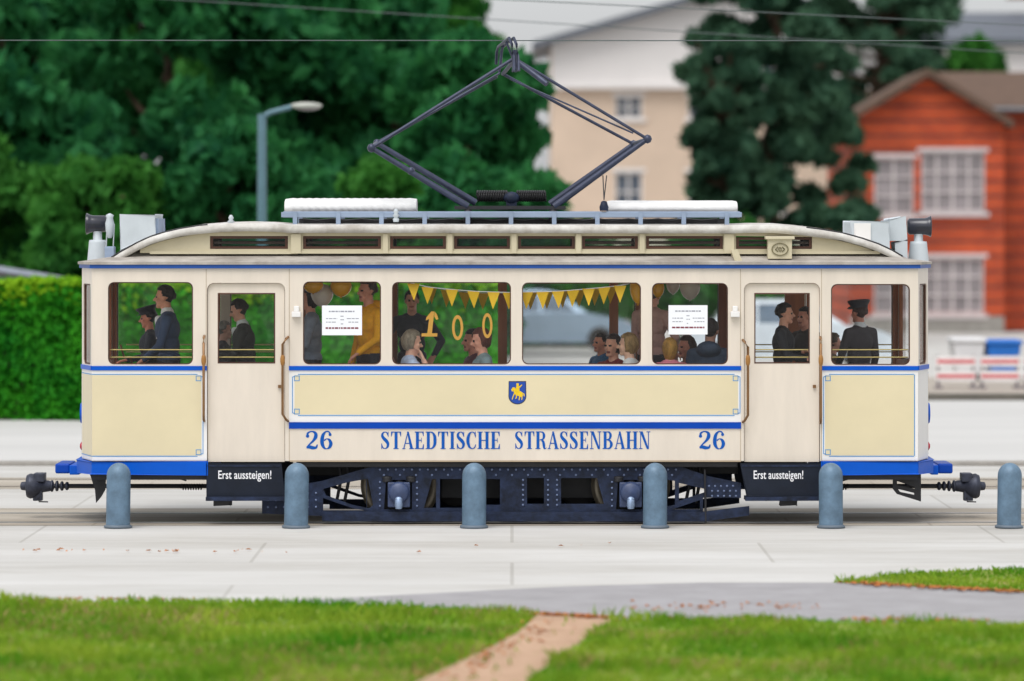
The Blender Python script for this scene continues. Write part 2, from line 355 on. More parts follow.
tree(882, 142, -110, 150, 215, FIR, 'dark conifer rising behind the left slope of the brick gable', kind='fir', seed=24, n=15000, name='conifer_tree', ls=.24)
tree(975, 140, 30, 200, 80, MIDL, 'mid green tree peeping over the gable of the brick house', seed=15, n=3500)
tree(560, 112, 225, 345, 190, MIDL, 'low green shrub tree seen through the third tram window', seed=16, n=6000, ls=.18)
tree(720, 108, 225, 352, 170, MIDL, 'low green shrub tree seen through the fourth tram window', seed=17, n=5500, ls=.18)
# hedge
def hedge(x0, x1, Y, h, d, label, m, n):
    root = empty('hedge', ((x0 + x1) / 2, Y, 0), label, 'hedge')
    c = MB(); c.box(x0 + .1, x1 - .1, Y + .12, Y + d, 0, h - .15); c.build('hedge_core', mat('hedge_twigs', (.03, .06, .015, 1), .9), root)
    b = MB()
    for i in range(n):
        x = rnd.uniform(x0, x1); bump_ = .16 * noise.noise((x * .5, 1, 0))
        if rnd.random() < .72:
            z = rnd.uniform(.02, h + .02); y = Y + rnd.gauss(.06, .06) + .18 * noise.noise((x * .9, z * 1.2, 5)); nn = Vector((0, -1, .35))
        else:
            z = h + bump_ + rnd.gauss(0, .05); y = rnd.uniform(Y, Y + d); nn = Vector((0, -.3, 1))
        leaf(b, Vector((x, y, z)), rnd.uniform(.05, .1), nn)
    b.build('hedge_leaves', m, root)
    b = MB()                                       # sunlit top: lime leaves carry the sunlight in their colour
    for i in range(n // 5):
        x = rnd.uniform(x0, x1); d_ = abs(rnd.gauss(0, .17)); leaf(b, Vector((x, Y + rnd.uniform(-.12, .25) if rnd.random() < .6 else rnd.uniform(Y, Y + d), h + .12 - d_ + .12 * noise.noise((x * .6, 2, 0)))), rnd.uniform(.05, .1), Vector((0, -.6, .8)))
    b.build('sunlit_top_leaves', leafmat('leaves_sunlit_lime', (.10, .34, .01), (.32, .52, .02), .4), root)
HEDGEM = leafmat('hedge_green', (.008, .16, .012), (.07, .40, .016), .42)
hedge(PX(-240, 69), PX(497, 69), 69.0, 2.2, 1.6, 'long clipped bright green hedge behind the left half of the tram', HEDGEM, 42000)
# steel guard rail climbing behind the hedge
root = empty('guard_rail', (PX(60, 73), 73, 0), 'grey steel guard rail sloping down behind the hedge at the left', 'guard rail')
crv = [(-260, 259), (-90, 260), (0, 266), (40, 272.5), (82, 279.5), (130, 286), (175, 291)]
GRAIL = mat('galvanised_rail', srgb(176, 182, 198), .45, metal=.3, var=.15); GRAILD = mat('guard_panel', srgb(126, 118, 122), .6, var=.2)
for (o0, o1, dy, nm, mm) in ((0, 5.5, 0, 'top_rail', GRAIL), (6, 9, .03, 'middle_rail', GRAILD), (11, 15, .03, 'lower_rail', GRAILD)):
    b = MB(); rings = []
    for px, py in crv: rings.append([(PX(px, 73), 73 + dy + yy, PZ(py + oo, 73)) for yy, oo in ((0, o0), (.1, o0), (.1, o1), (0, o1))])
    b.ring(rings, smooth=False); b.build(nm, mm, root)
for px, py in crv:
    b = MB(); b.box(PX(px, 73) - .05, PX(px, 73) + .05, 73.14, 73.24, 0, PZ(py + 2, 73)); b.build('post', GRAILD, root)

# ------------------------------------------------------------------ buildings
def window(parent, x0, x1, z0, z1, Y, mf, mp, bars=(1, 2), sill=True, ms=None, d=.12):
    f = MB(); t = .07
    f.plate([[(x0, z0), (x1, z0), (x1, z1), (x0, z1)], [(x0 + t, z0 + t), (x0 + t, z1 - t), (x1 - t, z1 - t), (x1 - t, z0 + t)]], lambda x, z: (x, Y - .03, z), (0, .1, 0))
    for i in range(1, bars[0] + 1):
        x = x0 + (x1 - x0) * i / (bars[0] + 1); f.box(x - .035, x + .035, Y - .022, Y + .05, z0 + t, z1 - t)
    for i in range(1, bars[1] + 1):
        z = z0 + (z1 - z0) * i / (bars[1] + 1); f.box(x0 + t, x1 - t, Y - .016, Y + .04, z - .03, z + .03)
    w = f.build('window', mf, parent)
    p = MB(); p.box(x0 + t * .5, x1 - t * .5, Y + .052, Y + .062, z0 + t * .5, z1 - t * .5); p.build('pane', mp, w)
    if sill:
        s = MB(); s.box(x0 - .12, x1 + .12, Y - .2, Y - .035, z0 - .14, z0 - .005); s.build('sill', ms or mf, w)
        s = MB(); s.box(x0 - .12, x1 + .12, Y - .12, Y - .035, z1 + .005, z1 + .13); s.build('lintel', ms or mf, w)
DARKPANE = mat('dark_pane', srgb(96, 104, 116), .08, var=.3, scale=1.2, spec=1)
PALEPANE = mat('reflection_tint_pane', srgb(150, 142, 144), .15, var=.35, scale=1.5, spec=.8)  # pinkish grey glass: reflections put into the pane colour
def wallplate(name, x0, x1, z0, z1, Y, holes, m, parent, th=.3, top=None):
    b = MB(); out = [(x0, z0), (x1, z0), (x1, z1)] + (top or []) + [(x0, z1)]
    b.plate([out] + [[(a, c), (a, d), (e, d), (e, c)] for a, e, c, d in holes], lambda x, z: (x, Y, z), (0, th, 0)); return b.build(name, m, parent)
# pale three storey building far behind
Yb = 150.0
SL = mat('slate_roof', srgb(92, 98, 108), .6, var=.2, scale=2, stretch=(1, 1, 3))
PEACH = mat('peach_render', srgb(208, 186, 166), .9, var=.1, scale=.6); OFFW = mat('white_render', srgb(222, 218, 216), .9, var=.06, scale=.5)
bld = empty('apartment_building', (PX(760, Yb), Yb, 0), 'large peach and white building with a slate roof behind the conifers', 'building')
x0, x1 = PX(552, Yb), PX(1180, Yb); zc = PZ(86, Yb); ze = PZ(40, Yb)
cols = [x0 + 2.75 + 2.6 * i for i in range(8)]
hp, hw_ = [], []
for cx in cols:
    hp += [(cx - .5, cx + .5, PZ(118, Yb), PZ(92, Yb) - .15), (cx - .5, cx + .5, PZ(212, Yb), PZ(172, Yb)), (cx - .5, cx + .5, PZ(300, Yb), PZ(258, Yb))]
    hw_ += [(cx - .5, cx + .5, zc + .35, ze - .35)] if cx > x0 + 7 else []
gxm, gx9, gap = PX(742, Yb), PX(932, Yb), PZ(-16, Yb)      # a broad gable over the left part
wallplate('wall', x0, x1, 0, zc - .12, Yb, hp, PEACH, bld)
wallplate('upper_wall', x0, x1, zc + .12, ze, Yb, hw_, OFFW, bld); b = MB(); b.plate([[(x0, ze + .002), (gx9, ze + .002), (gxm, gap - .1)]], lambda x, z: (x, Yb, z), (0, .3, 0)); b.build('gable_wall', OFFW, bld)
for (a, e, c, d) in hp + hw_: window(bld, a, e, c, d, Yb + .1, OFFW, DARKPANE, (1, 1), True, OFFW)
b = MB(); b.box(x0 - .15, x1 + .15, Yb - .35, Yb + .3, zc - .118, zc + .118); b.build('cornice', OFFW, bld, bevel=.03)
b = MB(); b.box(x0, x0 + .3, Yb + .305, Yb + 12, 0, ze); b.box(x1 - .3, x1, Yb + .305, Yb + 12, 0, ze); b.box(x0 + .31, x1 - .31, Yb + 11.7, Yb + 12, 0, ze); b.build('side_wall', PEACH, bld)
b = MB(); sl_ = (gap - ze) / (gxm - x0)
for (ax, az, bx_, bz) in ((x0 - .7, ze - .7 * sl_ + .12, gxm, gap + .12), (gxm + .001, gap + .12, gx9 + .7, ze - .7 * sl_ + .12)):
    q = [(ax, Yb - .7, az), (bx_, Yb - .7, bz), (bx_, Yb + 12.6, bz), (ax, Yb + 12.6, az)]
    b.add(q + [(p[0], p[1], p[2] - .24) for p in q], [(0, 1, 2, 3), (7, 6, 5, 4), (0, 4, 5, 1), (1, 5, 6, 2), (2, 6, 7, 3), (3, 7, 4, 0)])
q = [(gxm + 2, Yb - .5, ze + .02), (x1 + .7, Yb - .5, ze + .02), (x1 + .7, Yb + 6, PZ(4, Yb)), (gxm + 2, Yb + 6, PZ(4, Yb))]
b.add(q + [(p[0], p[1], p[2] - .2) for p in q], [(0, 1, 2, 3), (7, 6, 5, 4), (0, 4, 5, 1), (1, 5, 6, 2), (2, 6, 7, 3), (3, 7, 4, 0)])
q = [(gxm + 2, Yb + 6.01, PZ(4, Yb)), (x1 + .7, Yb + 6.01, PZ(4, Yb)), (x1 + .7, Yb + 12.6, ze), (gxm + 2, Yb + 12.6, ze)]; b.add(q, [(0, 1, 2, 3)])
rf = b.build('roof', SL, bld)
b = MB()
for cx in (x0 + 17, x0 + 20): b.box(cx, cx + .7, Yb + 5.2, Yb + 6.2, ze + 1.8, ze + 3.6)
b.build('chimney', mat('chimney_brick', srgb(150, 84, 66), .9), rf)
# red brick house with a gabled wing
Yr = 125.0
def brick():
    m = bpy.data.materials.new('red_brick'); m.use_nodes = True; n, l = m.node_tree.nodes, m.node_tree.links; p = n['Principled BSDF']; p.inputs['Roughness'].default_value = .85
    tc = n.new('ShaderNodeTexCoord'); sp = n.new('ShaderNodeSeparateXYZ'); l.new(tc.outputs['Object'], sp.inputs[0])
    cb = n.new('ShaderNodeCombineXYZ'); ad = n.new('ShaderNodeMath'); ad.operation = 'ADD'; l.new(sp.outputs[0], ad.inputs[0]); l.new(sp.outputs[1], ad.inputs[1])
    l.new(ad.outputs[0], cb.inputs[0]); l.new(sp.outputs[2], cb.inputs[1])
    br = n.new('ShaderNodeTexBrick'); br.inputs['Scale'].default_value = 1; br.inputs['Brick Width'].default_value = .25; br.inputs['Row Height'].default_value = .075; br.inputs['Mortar Size'].default_value = .006
    br.inputs['Color1'].default_value = srgb(214, 84, 30); br.inputs['Color2'].default_value = srgb(190, 64, 22); br.inputs['Mortar'].default_value = srgb(150, 110, 90)
    l.new(cb.outputs[0], br.inputs['Vector'])
    # dark decorative courses every 0.45 m
    md = n.new('ShaderNodeMath'); md.operation = 'MODULO'; md.inputs[1].default_value = .45; l.new(sp.outputs[2], md.inputs[0])
    lt = n.new('ShaderNodeMath'); lt.operation = 'LESS_THAN'; lt.inputs[1].default_value = .08; l.new(md.outputs[0], lt.inputs[0])
    mx = n.new('ShaderNodeMix'); mx.data_type = 'RGBA'; mx.inputs['B'].default_value = srgb(88, 48, 44)
    l.new(lt.outputs[0], mx.inputs['Factor']); nz = n.new('ShaderNodeTexNoise'); nz.inputs['Scale'].default_value = .5; nz.inputs['Detail'].default_value = 8; l.new(tc.outputs['Object'], nz.inputs['Vector'])
    rp = n.new('ShaderNodeValToRGB'); rp.color_ramp.elements[0].position = .35; rp.color_ramp.elements[1].position = .62; rp.color_ramp.elements[0].color = (.62, .6, .6, 1); rp.color_ramp.elements[1].color = (1, 1, 1, 1); l.new(nz.outputs[0], rp.inputs[0])
    mm = n.new('ShaderNodeMix'); mm.data_type = 'RGBA'; mm.blend_type = 'MULTIPLY'; mm.inputs['Factor'].default_value = 1; l.new(br.outputs[0], mm.inputs['A']); l.new(rp.outputs[0], mm.inputs['B'])
    l.new(mm.outputs['Result'], mx.inputs['A']); l.new(mx.outputs['Result'], p.inputs['Base Color'])
    return m
BRICK = brick(); TILE = mat('brown_tiles', srgb(96, 74, 60), .8, var=.25, scale=3, bump=.5, bscale=10, stretch=(1, 1, 3)); WFRAME = mat('white_window_wood', srgb(206, 196, 196), .6)
hs_ = empty('brick_house', (PX(930, Yr), Yr, 0), 'orange red brick house with a gable and white windows at the right', 'house')
gx0, gx1 = PX(850, Yr), PX(1004, Yr); gz = PZ(122, Yr); ga = (PX(927, Yr), PZ(74, Yr))
wins = [(PX(921, Yr), PX(985, Yr), PZ(212, Yr), PZ(152, Yr)), (PX(874, Yr), PX(914, Yr), PZ(215, Yr), PZ(158, Yr)),
        (PX(922, Yr), PX(984, Yr), PZ(314, Yr), PZ(258, Yr)), (PX(874, Yr), PX(914, Yr), PZ(314, Yr), PZ(258, Yr))]
wallplate('gable_wall', gx0, gx1, 0, gz, Yr, wins, BRICK, hs_, top=[(ga[0], ga[1] - .12)])
for a, e, c, d in wins: window(hs_, a, e, c, d, Yr + .1, WFRAME, PALEPANE, (3 if e - a > 1.5 else 1, 2), True, WFRAME)
b = MB(); b.box(gx0, gx0 + .3, Yr + .302, Yr + 9, 0, gz); b.build('side_wall', BRICK, hs_)
mx1 = PX(1190, Yr + 1.6); mw = [(PX(1040, Yr), PX(1078, Yr), PZ(212, Yr), PZ(152, Yr)), (PX(1040, Yr), PX(1078, Yr), PZ(314, Yr), PZ(258, Yr))]
wallplate('main_wall', gx1 - .3, mx1, 0, PZ(105, Yr + 1.6), Yr + 1.6, mw, BRICK, hs_)
for a, e, c, d in mw: window(hs_, a, e, c, d, Yr + 1.7, WFRAME, PALEPANE, (1, 2), True, WFRAME)
b = MB(); b.box(gx1 - .3, gx1, Yr + .302, Yr + 1.598, 0, gz); b.build('return_wall', BRICK, hs_)
b = MB(); t = .22                                  # gable roof, two slopes with thickness, overhanging the wall
lx, lz = PX(826, Yr), PZ(129, Yr); rx, rz = PX(1012, Yr), PZ(121, Yr)
for (ax, az, bx_, bz) in ((lx, lz, ga[0], ga[1] + .16), (ga[0] + .001, ga[1] + .16, rx, rz)):
    for_ = [(ax, Yr - .5, az), (bx_, Yr - .5, bz), (bx_, Yr + 7, bz), (ax, Yr + 7, az)]
    b.add(for_ + [(p[0], p[1], p[2] - t) for p in for_], [(0, 1, 2, 3), (7, 6, 5, 4), (0, 4, 5, 1), (1, 5, 6, 2), (2, 6, 7, 3), (3, 7, 4, 0)])
b.build('gable_roof', TILE, hs_)
b = MB(); me0 = PZ(106, Yr + 1.1); me1 = PZ(72, Yr + 6)
fr_ = [(ga[0] + .3, Yr + 1.1, me0), (mx1 + .4, Yr + 1.1, me0), (mx1 + .4, Yr + 6, me1), (ga[0] + .3, Yr + 6, me1)]
b.add(fr_ + [(p[0], p[1], p[2] - .2) for p in fr_], [(0, 1, 2, 3), (7, 6, 5, 4), (0, 4, 5, 1), (1, 5, 6, 2), (2, 6, 7, 3), (3, 7, 4, 0)])
bk = [(ga[0] + .3, Yr + 6.01, me1), (mx1 + .4, Yr + 6.01, me1), (mx1 + .4, Yr + 11, me0), (ga[0] + .3, Yr + 11, me0)]; b.add(bk, [(0, 1, 2, 3)])
b.build('main_roof', TILE, hs_)
b = MB(); b.tube([(ga[0] + .3, Yr + 1.02, me0 - .1), (mx1 + .4, Yr + 1.02, me0 - .1)], .07, 8); b.build('gutter', mat('zinc_gutter', srgb(120, 122, 126), .5, metal=.4), hs_)
b = MB(); b.tube([(gx1 + .12, Yr + 1.45, me0 - .15), (gx1 + .12, Yr + 1.5, 0)], .05, 8); b.build('downpipe', mat('zinc_gutter', srgb(120, 122, 126)), hs_)
b = MB(); b.box(gx0 + .001, gx1 - .001, Yr - .06, Yr - .004, 0, .5); b.build('plinth', KERB, hs_)

# ------------------------------------------------------------------ street furniture
LAMPM = mat('lamp_bluegrey', srgb(92, 124, 136), .5, metal=.2, var=.1)
def street_lamp(px, Y, topy, reach, label):
    x = PX(px, Y); zt = PZ(topy, Y); r = empty('street_lamp', (x, Y, 0), label, 'street lamp')
    b = MB(); b.tube([(x, Y, 0), (x, Y, 1.2), (x, Y, zt)], [.12, .09, .075]); b.build('pole', LAMPM, r)
    b = MB(); b.tube([(x, Y, zt - .05), (x + reach * .15, Y, zt + .03), (x + reach * .5, Y, zt + .12)], .045); b.build('arm', LAMPM, r)
    b = MB(); b.ball((x + reach * .75, Y, zt + .14), (reach * .28, .13, .06)); h = b.build('lamp_head', mat('lamp_shell', srgb(176, 178, 170), .5), r)
    b = MB(); b.ball((x + reach * .78, Y, zt + .10), (reach * .2, .1, .045)); b.build('lamp_glass', PALEPANE, h)
street_lamp(262, 71, 114, 1.0, 'slim blue grey street lamp with a single arm, beside the left roof plank')
# bollards in front of the track
BOLL = mat('bollard_bluegrey', srgb(98, 124, 146), .5, metal=.15, var=.3, scale=7, bump=.15, bscale=40)
BOLLB = mat('bollard_base', srgb(96, 108, 120), .6)
wh = ['leftmost bollard, in front of the blue bumper at the left', 'bollard second from left, between left step board and left wheel',
      'bollard third from left, before the middle of the truck frame', 'bollard fourth from left, just right of the right axle box',
      'bollard fifth from left, beside the right step board', 'rightmost bollard, alone on the pale paving past the right coupler']
for i, cx in enumerate((118, 296, 474, 655, 831, 1009)):
    Y = 44.55; x = PX(cx, Y); r = empty('bollard', (x, Y, 0), 'blue grey ' + wh[i], 'bollard', 'bollards along the track')
    r.rotation_euler = (R(rnd.uniform(-1, 1)), R(rnd.uniform(-1.3, 1.3)), R(rnd.uniform(0, 360)))
    if i == 0:
        pr = [(.128, .03), (.128, .56)] + [(.128 * math.cos(R(a)), .56 + .135 * math.sin(R(a))) for a in range(10, 91, 10)]
        b = MB(); b.lathe((x, Y, 0), (0, 0, 1), pr, 28); b.build('post', BOLL, r)
        b = MB(); b.lathe((x, Y, 0), (0, 0, 1), [(.14, 0), (.15, .005), (.15, .025), (.134, .035), (.05, .035)], 28); b.build('base_plate', BOLLB, r)
        boll0 = r
    else:
        for ch in boll0.children:
            c = ch.copy(); COL.objects.link(c); c.parent = r; ORG[c.name] = ORG[ch.name]
# overhead wires
WIRE = mat('wire_grey', srgb(84, 94, 94), .5, metal=.2)
for Y, a, e, lab in ((46.05, (-100, 40.3), (1124, 40.8), 'thin level contact wire running straight above the pantograph'),
                     (58, (330, -9), (1124, 30), 'upper thin wire sloping down to the right across the top of the picture'),
                     (64, (-100, -18), (720, 34), 'thin wire crossing the pale building from top left')):
    b = MB(); p, q = Vector((PX(a[0], Y), Y, PZ(a[1], Y))), Vector((PX(e[0], Y), Y, PZ(e[1], Y)))
    d = (q - p).normalized(); p -= d * 25; q += d * 25
    b.tube([p.lerp(q, k / 8) for k in range(9)], .0065 if Y < 50 else .008, 6); tag(b.build('overhead_wire', WIRE), lab, 'wire', 'overhead wires')
# containers and red-white barriers by the brick house
def container(px0, px1, py0, Y, m, label):
    xa, xb = PX(px0, Y), PX(px1, Y); zt = PZ(py0, Y); r = empty('waste_container', ((xa + xb) / 2, Y, .1), label, 'container', 'containers by the brick house')
    b = MB(); b.add([(xa + .08, Y, .25), (xb - .08, Y, .25), (xb - .08, Y + .9, .25), (xa + .08, Y + .9, .25), (xa, Y - .06, zt - .1), (xb, Y - .06, zt - .1), (xb, Y + .96, zt - .1), (xa, Y + .96, zt - .1)],
          [(3, 2, 1, 0), (0, 1, 5, 4), (1, 2, 6, 5), (2, 3, 7, 6), (3, 0, 4, 7), (4, 5, 6, 7)]); b.build('body', m, r, bevel=.03)
    b = MB(); b.box(xa - .03, xb + .03, Y - .1, Y + 1, zt - .095, zt); b.build('lid', m, r, bevel=.03)
    for sx in (xa + .15, xb - .15):
        for yy in (Y + .1, Y + .8): b = MB(); b.lathe((sx - .03, yy, .175), (1, 0, 0), [(.03, 0), (.075, 0), (.075, .06), (.03, .06)], 14); b.build('wheel', RUBBER, r)
container(953, 985, 338, 84, mat('white_container', srgb(216, 216, 218), .5), 'white waste container beside the blue one near the brick house')
container(987, 1021, 340, 84, mat('blue_container', srgb(24, 108, 196), .5), 'bright blue waste container near the brick house')
RW1 = mat('barrier_white', srgb(232, 228, 226), .5); RW2 = mat('barrier_red', srgb(208, 84, 92), .5)
for i, (a, e) in enumerate(((936, 976), (980, 1020), (1024, 1064))):
    Y = 80; xa, xb = PX(a, Y), PX(e, Y); r = empty('barrier', ((xa + xb) / 2, Y, .1), ['white barrier with red stripes closest to the tram, on the pavement', 'white barrier with red stripes in front of the blue container', 'white barrier with red stripes cut by the right edge'][i], 'barrier', 'barriers on the pavement')
    for k, zz in enumerate((.62, .34)):
        b = MB(); n = 6
        b.box(xa, xb, Y, Y + .03, zz - .1, zz + .1, 0); b.box(xa + .02, xb - .02, Y - .006, Y - .001, zz - .035, zz + .03, 1)
        b.build('board', [RW1, RW2], r)
    for sx in (xa + .05, xb - .05):
        b = MB(); b.box(sx - .025, sx + .025, Y + .032, Y + .08, .14, .74); b.box(sx - .06, sx + .06, Y - .25, Y + .3, .1, .14); b.build('leg', GRAILD, r)

# ------------------------------------------------------------------ cars seen through the tram windows
def car(cx, Y, L, Hh, m, label, face=1):
    x = PX(cx, Y); r = empty('car', (x, Y, 0), label, 'car', 'cars behind the tram'); h = L / 2; z0 = .1
    fx = lambda u: x + face * u
    body = [(-h, .45), (-h + .05, .78), (-h + .35, .93), (h - 1.35, .96), (h - .35, .82), (h - .04, .66), (h, .4), (h - .1, .24), (-h + .1, .24)]
    b = MB(); b.plate([[(fx(p[0]), p[1] + z0) for p in body]], lambda a, z: (a, Y - .86, z), (0, 1.72, 0)); b.build('body', m, r, bevel=.07)
    cab = [(-h + .5, .93), (-h + .95, Hh - .04), (-h + 1.4, Hh), (h - 2.3, Hh), (h - 1.9, Hh - .06), (h - 1.15, .95)]
    b = MB(); rings = [[(fx(p[0]), Y + s * (.82 - .2 * max(0, p[1] - .95) / .5), p[1] + z0) for p in cab] for s in (-1, 1)]; b.ring(rings, smooth=False)
    b.build('cabin', m, r, bevel=.05)
    for a, e in ((-h + .72, -h + 1.5), (-h + 1.56, h - 2.35), (h - 2.29, h - 1.45)):
        for s in (-1, 1):
            b = MB(); top = Hh - .1; q = lambda z: Y + s * (.828 - .2 * max(0, z - .95) / .5)
            tl, tr = (a + .25 if a < -h + 1 else a), (e - .45 if e > h - 1.6 else e)
            b.add([(fx(a), q(.99), .99 + z0), (fx(e), q(.99), .99 + z0), (fx(tr), q(top), top + z0), (fx(tl), q(top), top + z0)], [(0, 1, 2, 3)]); b.build('window', mat('car_glass', srgb(70, 92, 112), .05, spec=1, var=.3), r)
    for u in (-h + .8, h - .85):
        for s in (-1, 1):
            w = MB(); w.lathe((fx(u), Y + s * .72, .31 + z0), (0, s, 0), [(.2, 0), (.31, 0), (.31, .18), (.21, .19)], 22); wo_ = w.build('wheel', RUBBER, r)
            w = MB(); w.lathe((fx(u), Y + s * .72, .31 + z0), (0, s, 0), [(.21, .15), (.2, .17), (.05, .14), (.01, .14)], 22); w.build('rim', STEEL, wo_)
    for s in (-1, 1):
        b = MB(); b.ball((fx(h - .2), Y + s * .6, .68 + z0), (.16, .2, .08)); b.build('headlight', PALEPANE, r)
        b = MB(); b.ball((fx(-h + .06), Y + s * .65, .78 + z0), (.07, .14, .1)); b.build('tail_light', RW2, r)
car(543, 104, 4.5, 1.52, mat('car_silverblue', srgb(150, 172, 192), .25, metal=.5, coat=1), 'silver blue car behind the third tram window under the pennants')
car(790, 92, 4.6, 1.5, mat('car_white', srgb(205, 214, 222), .25, coat=1), 'white car seen through the right door and the right end window')
# ------------------------------------------------------------------ the tram
YN, YF, YC = 45.0, 47.1, 46.05                     # near side, far side, middle
T = empty('tram', (PX(506, YC), YC, 0), 'old cream and blue two axle tram car with a raised pantograph, running along the track', 'tram')
def P(name, mb, m, parent=None, bevel=0): return mb.build(name, m, parent or T, bevel)
nlx, nrx, flx, frx = PX(92), PX(918), PX(82, 45.55), PX(928, 45.55)
YA, YB = 45.55, 46.55
OUT = [(nlx, YN), (nrx, YN), (frx, YA), (frx, YB), (nrx, YF), (nlx, YF), (flx, YB), (flx, YA)]
def offset(pl, d):
    n = len(pl); o = []
    for i in range(n):
        p, a, c = Vector(pl[i]), Vector(pl[i - 1]), Vector(pl[(i + 1) % n])
        e0, e1 = (p - a).normalized(), (c - p).normalized(); n0, n1 = Vector((e0.y, -e0.x)), Vector((e1.y, -e1.x))
        m_ = (n0 + n1).normalized(); o.append(p + m_ * d / max(.3, m_.dot(n0)))
    return o
def band(mb, pl, z0, z1, d, th, m=0):              # closed moulding following the plan
    a, c = offset(pl, d), offset(pl, d - th); n = len(pl)
    vs = [(p.x, p.y, z) for pl_, z in ((a, z0), (a, z1), (c, z1), (c, z0)) for p in pl_]
    mb.add(vs, [(k * n + i, k * n + (i + 1) % n, ((k + 1) % 4) * n + (i + 1) % n, ((k + 1) % 4) * n + i) for k in range(4) for i in range(n)], m)
class Side:                                        # a flat side of the body: u along it, d outward
    def __init__(s, o, u, nrm): s.o, s.u, s.n = Vector((*o, 0)), Vector((*u, 0)).normalized(), Vector((*nrm, 0)).normalized()
    def at(s, u, z, d): return s.o + s.u * u + s.n * d + Vector((0, 0, z))
    def plate(s, mb, loops, d, th, m=0): mb.plate(loops, lambda a, z: s.at(a, z, d), s.n * -th, m)
    def box(s, mb, u0, u1, z0, z1, d, th, m=0): s.plate(mb, [[(u0, z0), (u1, z0), (u1, z1), (u0, z1)]], d, th, m)
near = Side((0, YN), (1, 0), (0, -1)); far = Side((0, YF), (1, 0), (0, 1))
facets = [Side((nlx, YN), (flx - nlx, YA - YN), (-.55, -.164)), Side((nrx, YN), (frx - nrx, YA - YN), (.55, -.164)),
          Side((nlx, YF), (flx - nlx, YB - YF), (-.55, .164)), Side((nrx, YF), (frx - nrx, YB - YF), (.55, .164))]
fronts = [Side((flx, YA), (0, 1), (-1, 0)), Side((frx, YA), (0, 1), (1, 0))]
FL = math.hypot(flx - nlx, YA - YN)
def L(loop): return [(PX(x), PZ(y)) for x, y in loop]
# side walls with their window openings; door notches at the bottom
def sill(y, s): return y if s is near else y + 9
WINS = [(108, 282, 193, 364.5), (303, 281.5, 381, 364.5), (392, 282, 511, 364.5), (522, 282.5, 641, 364.5), (652, 283, 728, 364.5), (831, 284, 910, 365)]
DOORS = [(207, 285), (744, 820)]
for s in (near, far):
    out = [(92, 264), (918, 264), (918, 461)]
    for a, e in reversed(DOORS):
        out += [(e, 461)] + [(e - 7 + 7 * math.cos(R(q)), 290 - 7 * math.sin(R(q))) for q in range(0, 91, 15)] + [(a + 7 - 7 * math.sin(R(q)), 290 - 7 * math.cos(R(q))) for q in range(0, 91, 15)] + [(a, 461)]
    out += [(92, 461)]
    SW = WINS if s is near else [(99, 282, 193, 364.5)] + WINS[1:]
    holes = [rrect(a, c, e, sill(d, s), 6) for a, c, e, d in SW]
    b = MB(); s.plate(b, [L(out)] + [L(h) for h in holes], 0, .05); P('side_wall', b, CREAM)
    b = MB(); s.plate(b, [L(out)] + [L(h) for h in holes], -.052, .02); P('wood_lining', b, WOOD)
    for a, c, e, d in SW:
        d = sill(d, s)
        b = MB(); s.plate(b, [L(rrect(a + .15, c + .15, e - .15, d - .15, 6)), L(rrect(a + 1.1, c + 1.1, e - 1.1, d - 1.0, 5.2))], -.012, .03); w = P('window', b, DWOOD)
        b = MB(); s.plate(b, [L(rrect(a + .8, c + .8, e - .8, d - .7, 5.4))], -.024, .006); P('pane', b, GLASS, w)
    for a, e in DOORS:
        wl_, wr_ = a + 10.5, e - 10; d = sill(363.5, s)
        lo = rrect(a + .6, 283.5, e - .6, 470, 6)[:]; lo = [(x, min(y, 462)) for x, y in lo]
        b = MB(); s.plate(b, [L(lo), L([(wl_, 293), (wr_, 293), (wr_, d), (wl_, d)])], -.035, .035); dr = P('door', b, CREAM)
        b = MB(); s.plate(b, [L([(wl_, 293), (wr_, 293), (wr_, d), (wl_, d)]), L([(wl_ + 1.2, 294.3), (wr_ - 1.2, 294.3), (wr_ - 1.2, d - 1.2), (wl_ + 1.2, d - 1.2)])], -.032, .03); w = P('door_window', b, DWOOD, dr)
        b = MB(); s.box(b, PX(wl_ + .6), PX(wr_ - .6), PZ(d - .6), PZ(293.6), -.045, .006); P('pane', b, GLASS, dr)
        b = MB(); s.box(b, PX(e - 7), PX(e - 4), PZ(388), PZ(385), -.005, .03); P('door_handle', b, BRASS, dr)
    # guard bars inside the platform windows
    b = MB()
    for a, e in ((109, 192), (832, 909), (DOORS[0][0] + 11, DOORS[0][1] - 11), (DOORS[1][0] + 11, DOORS[1][1] - 11)):
        for y in (350, 357.5): b.tube([s.at(PX(a), PZ(y), -.09), s.at(PX(e), PZ(y), -.09)], .007, 8)
    P('guard_bar', b, BRASSB)
# angled corners and end walls
zt, zb = PZ(264), PZ(461); wz0, wz1 = PZ(365), PZ(284)
def zr(u0, u1, z0, z1, r=.05):
    return [(a, c) for a, c in rrect(u0, z0, u1, z1, r)]
for i, s in enumerate(facets + fronts):
    W = FL if i < 4 else YB - YA; ins = .075 if i < 4 else .06
    lo = [(0, zb), (W, zb), (W, zt), (0, zt)]; ho = zr(ins, W - ins, wz0, wz1)
    b = MB(); s.plate(b, [lo, ho], 0, .05); P('end_wall', b, CREAM)
    b = MB(); s.plate(b, [lo, ho], -.052, .02); P('wood_lining', b, WOOD)
    b = MB(); s.plate(b, [ho, zr(ins + .015, W - ins - .015, wz0 + .015, wz1 - .015, .04)], -.01, .03); w = P('window', b, DWOOD)
    b = MB(); s.plate(b, [zr(ins + .008, W - ins - .008, wz0 + .008, wz1 - .008, .045)], -.02, .006); P('pane', b, GLASS, w)
b = MB()
for x, sg in ((nlx, 1), (nrx, -1)):                # corner pillars inside
    for y in (YN + .11, YF - .11): b.box(x - .02, x + .02, y - .03, y + .03, PZ(455), PZ(279))
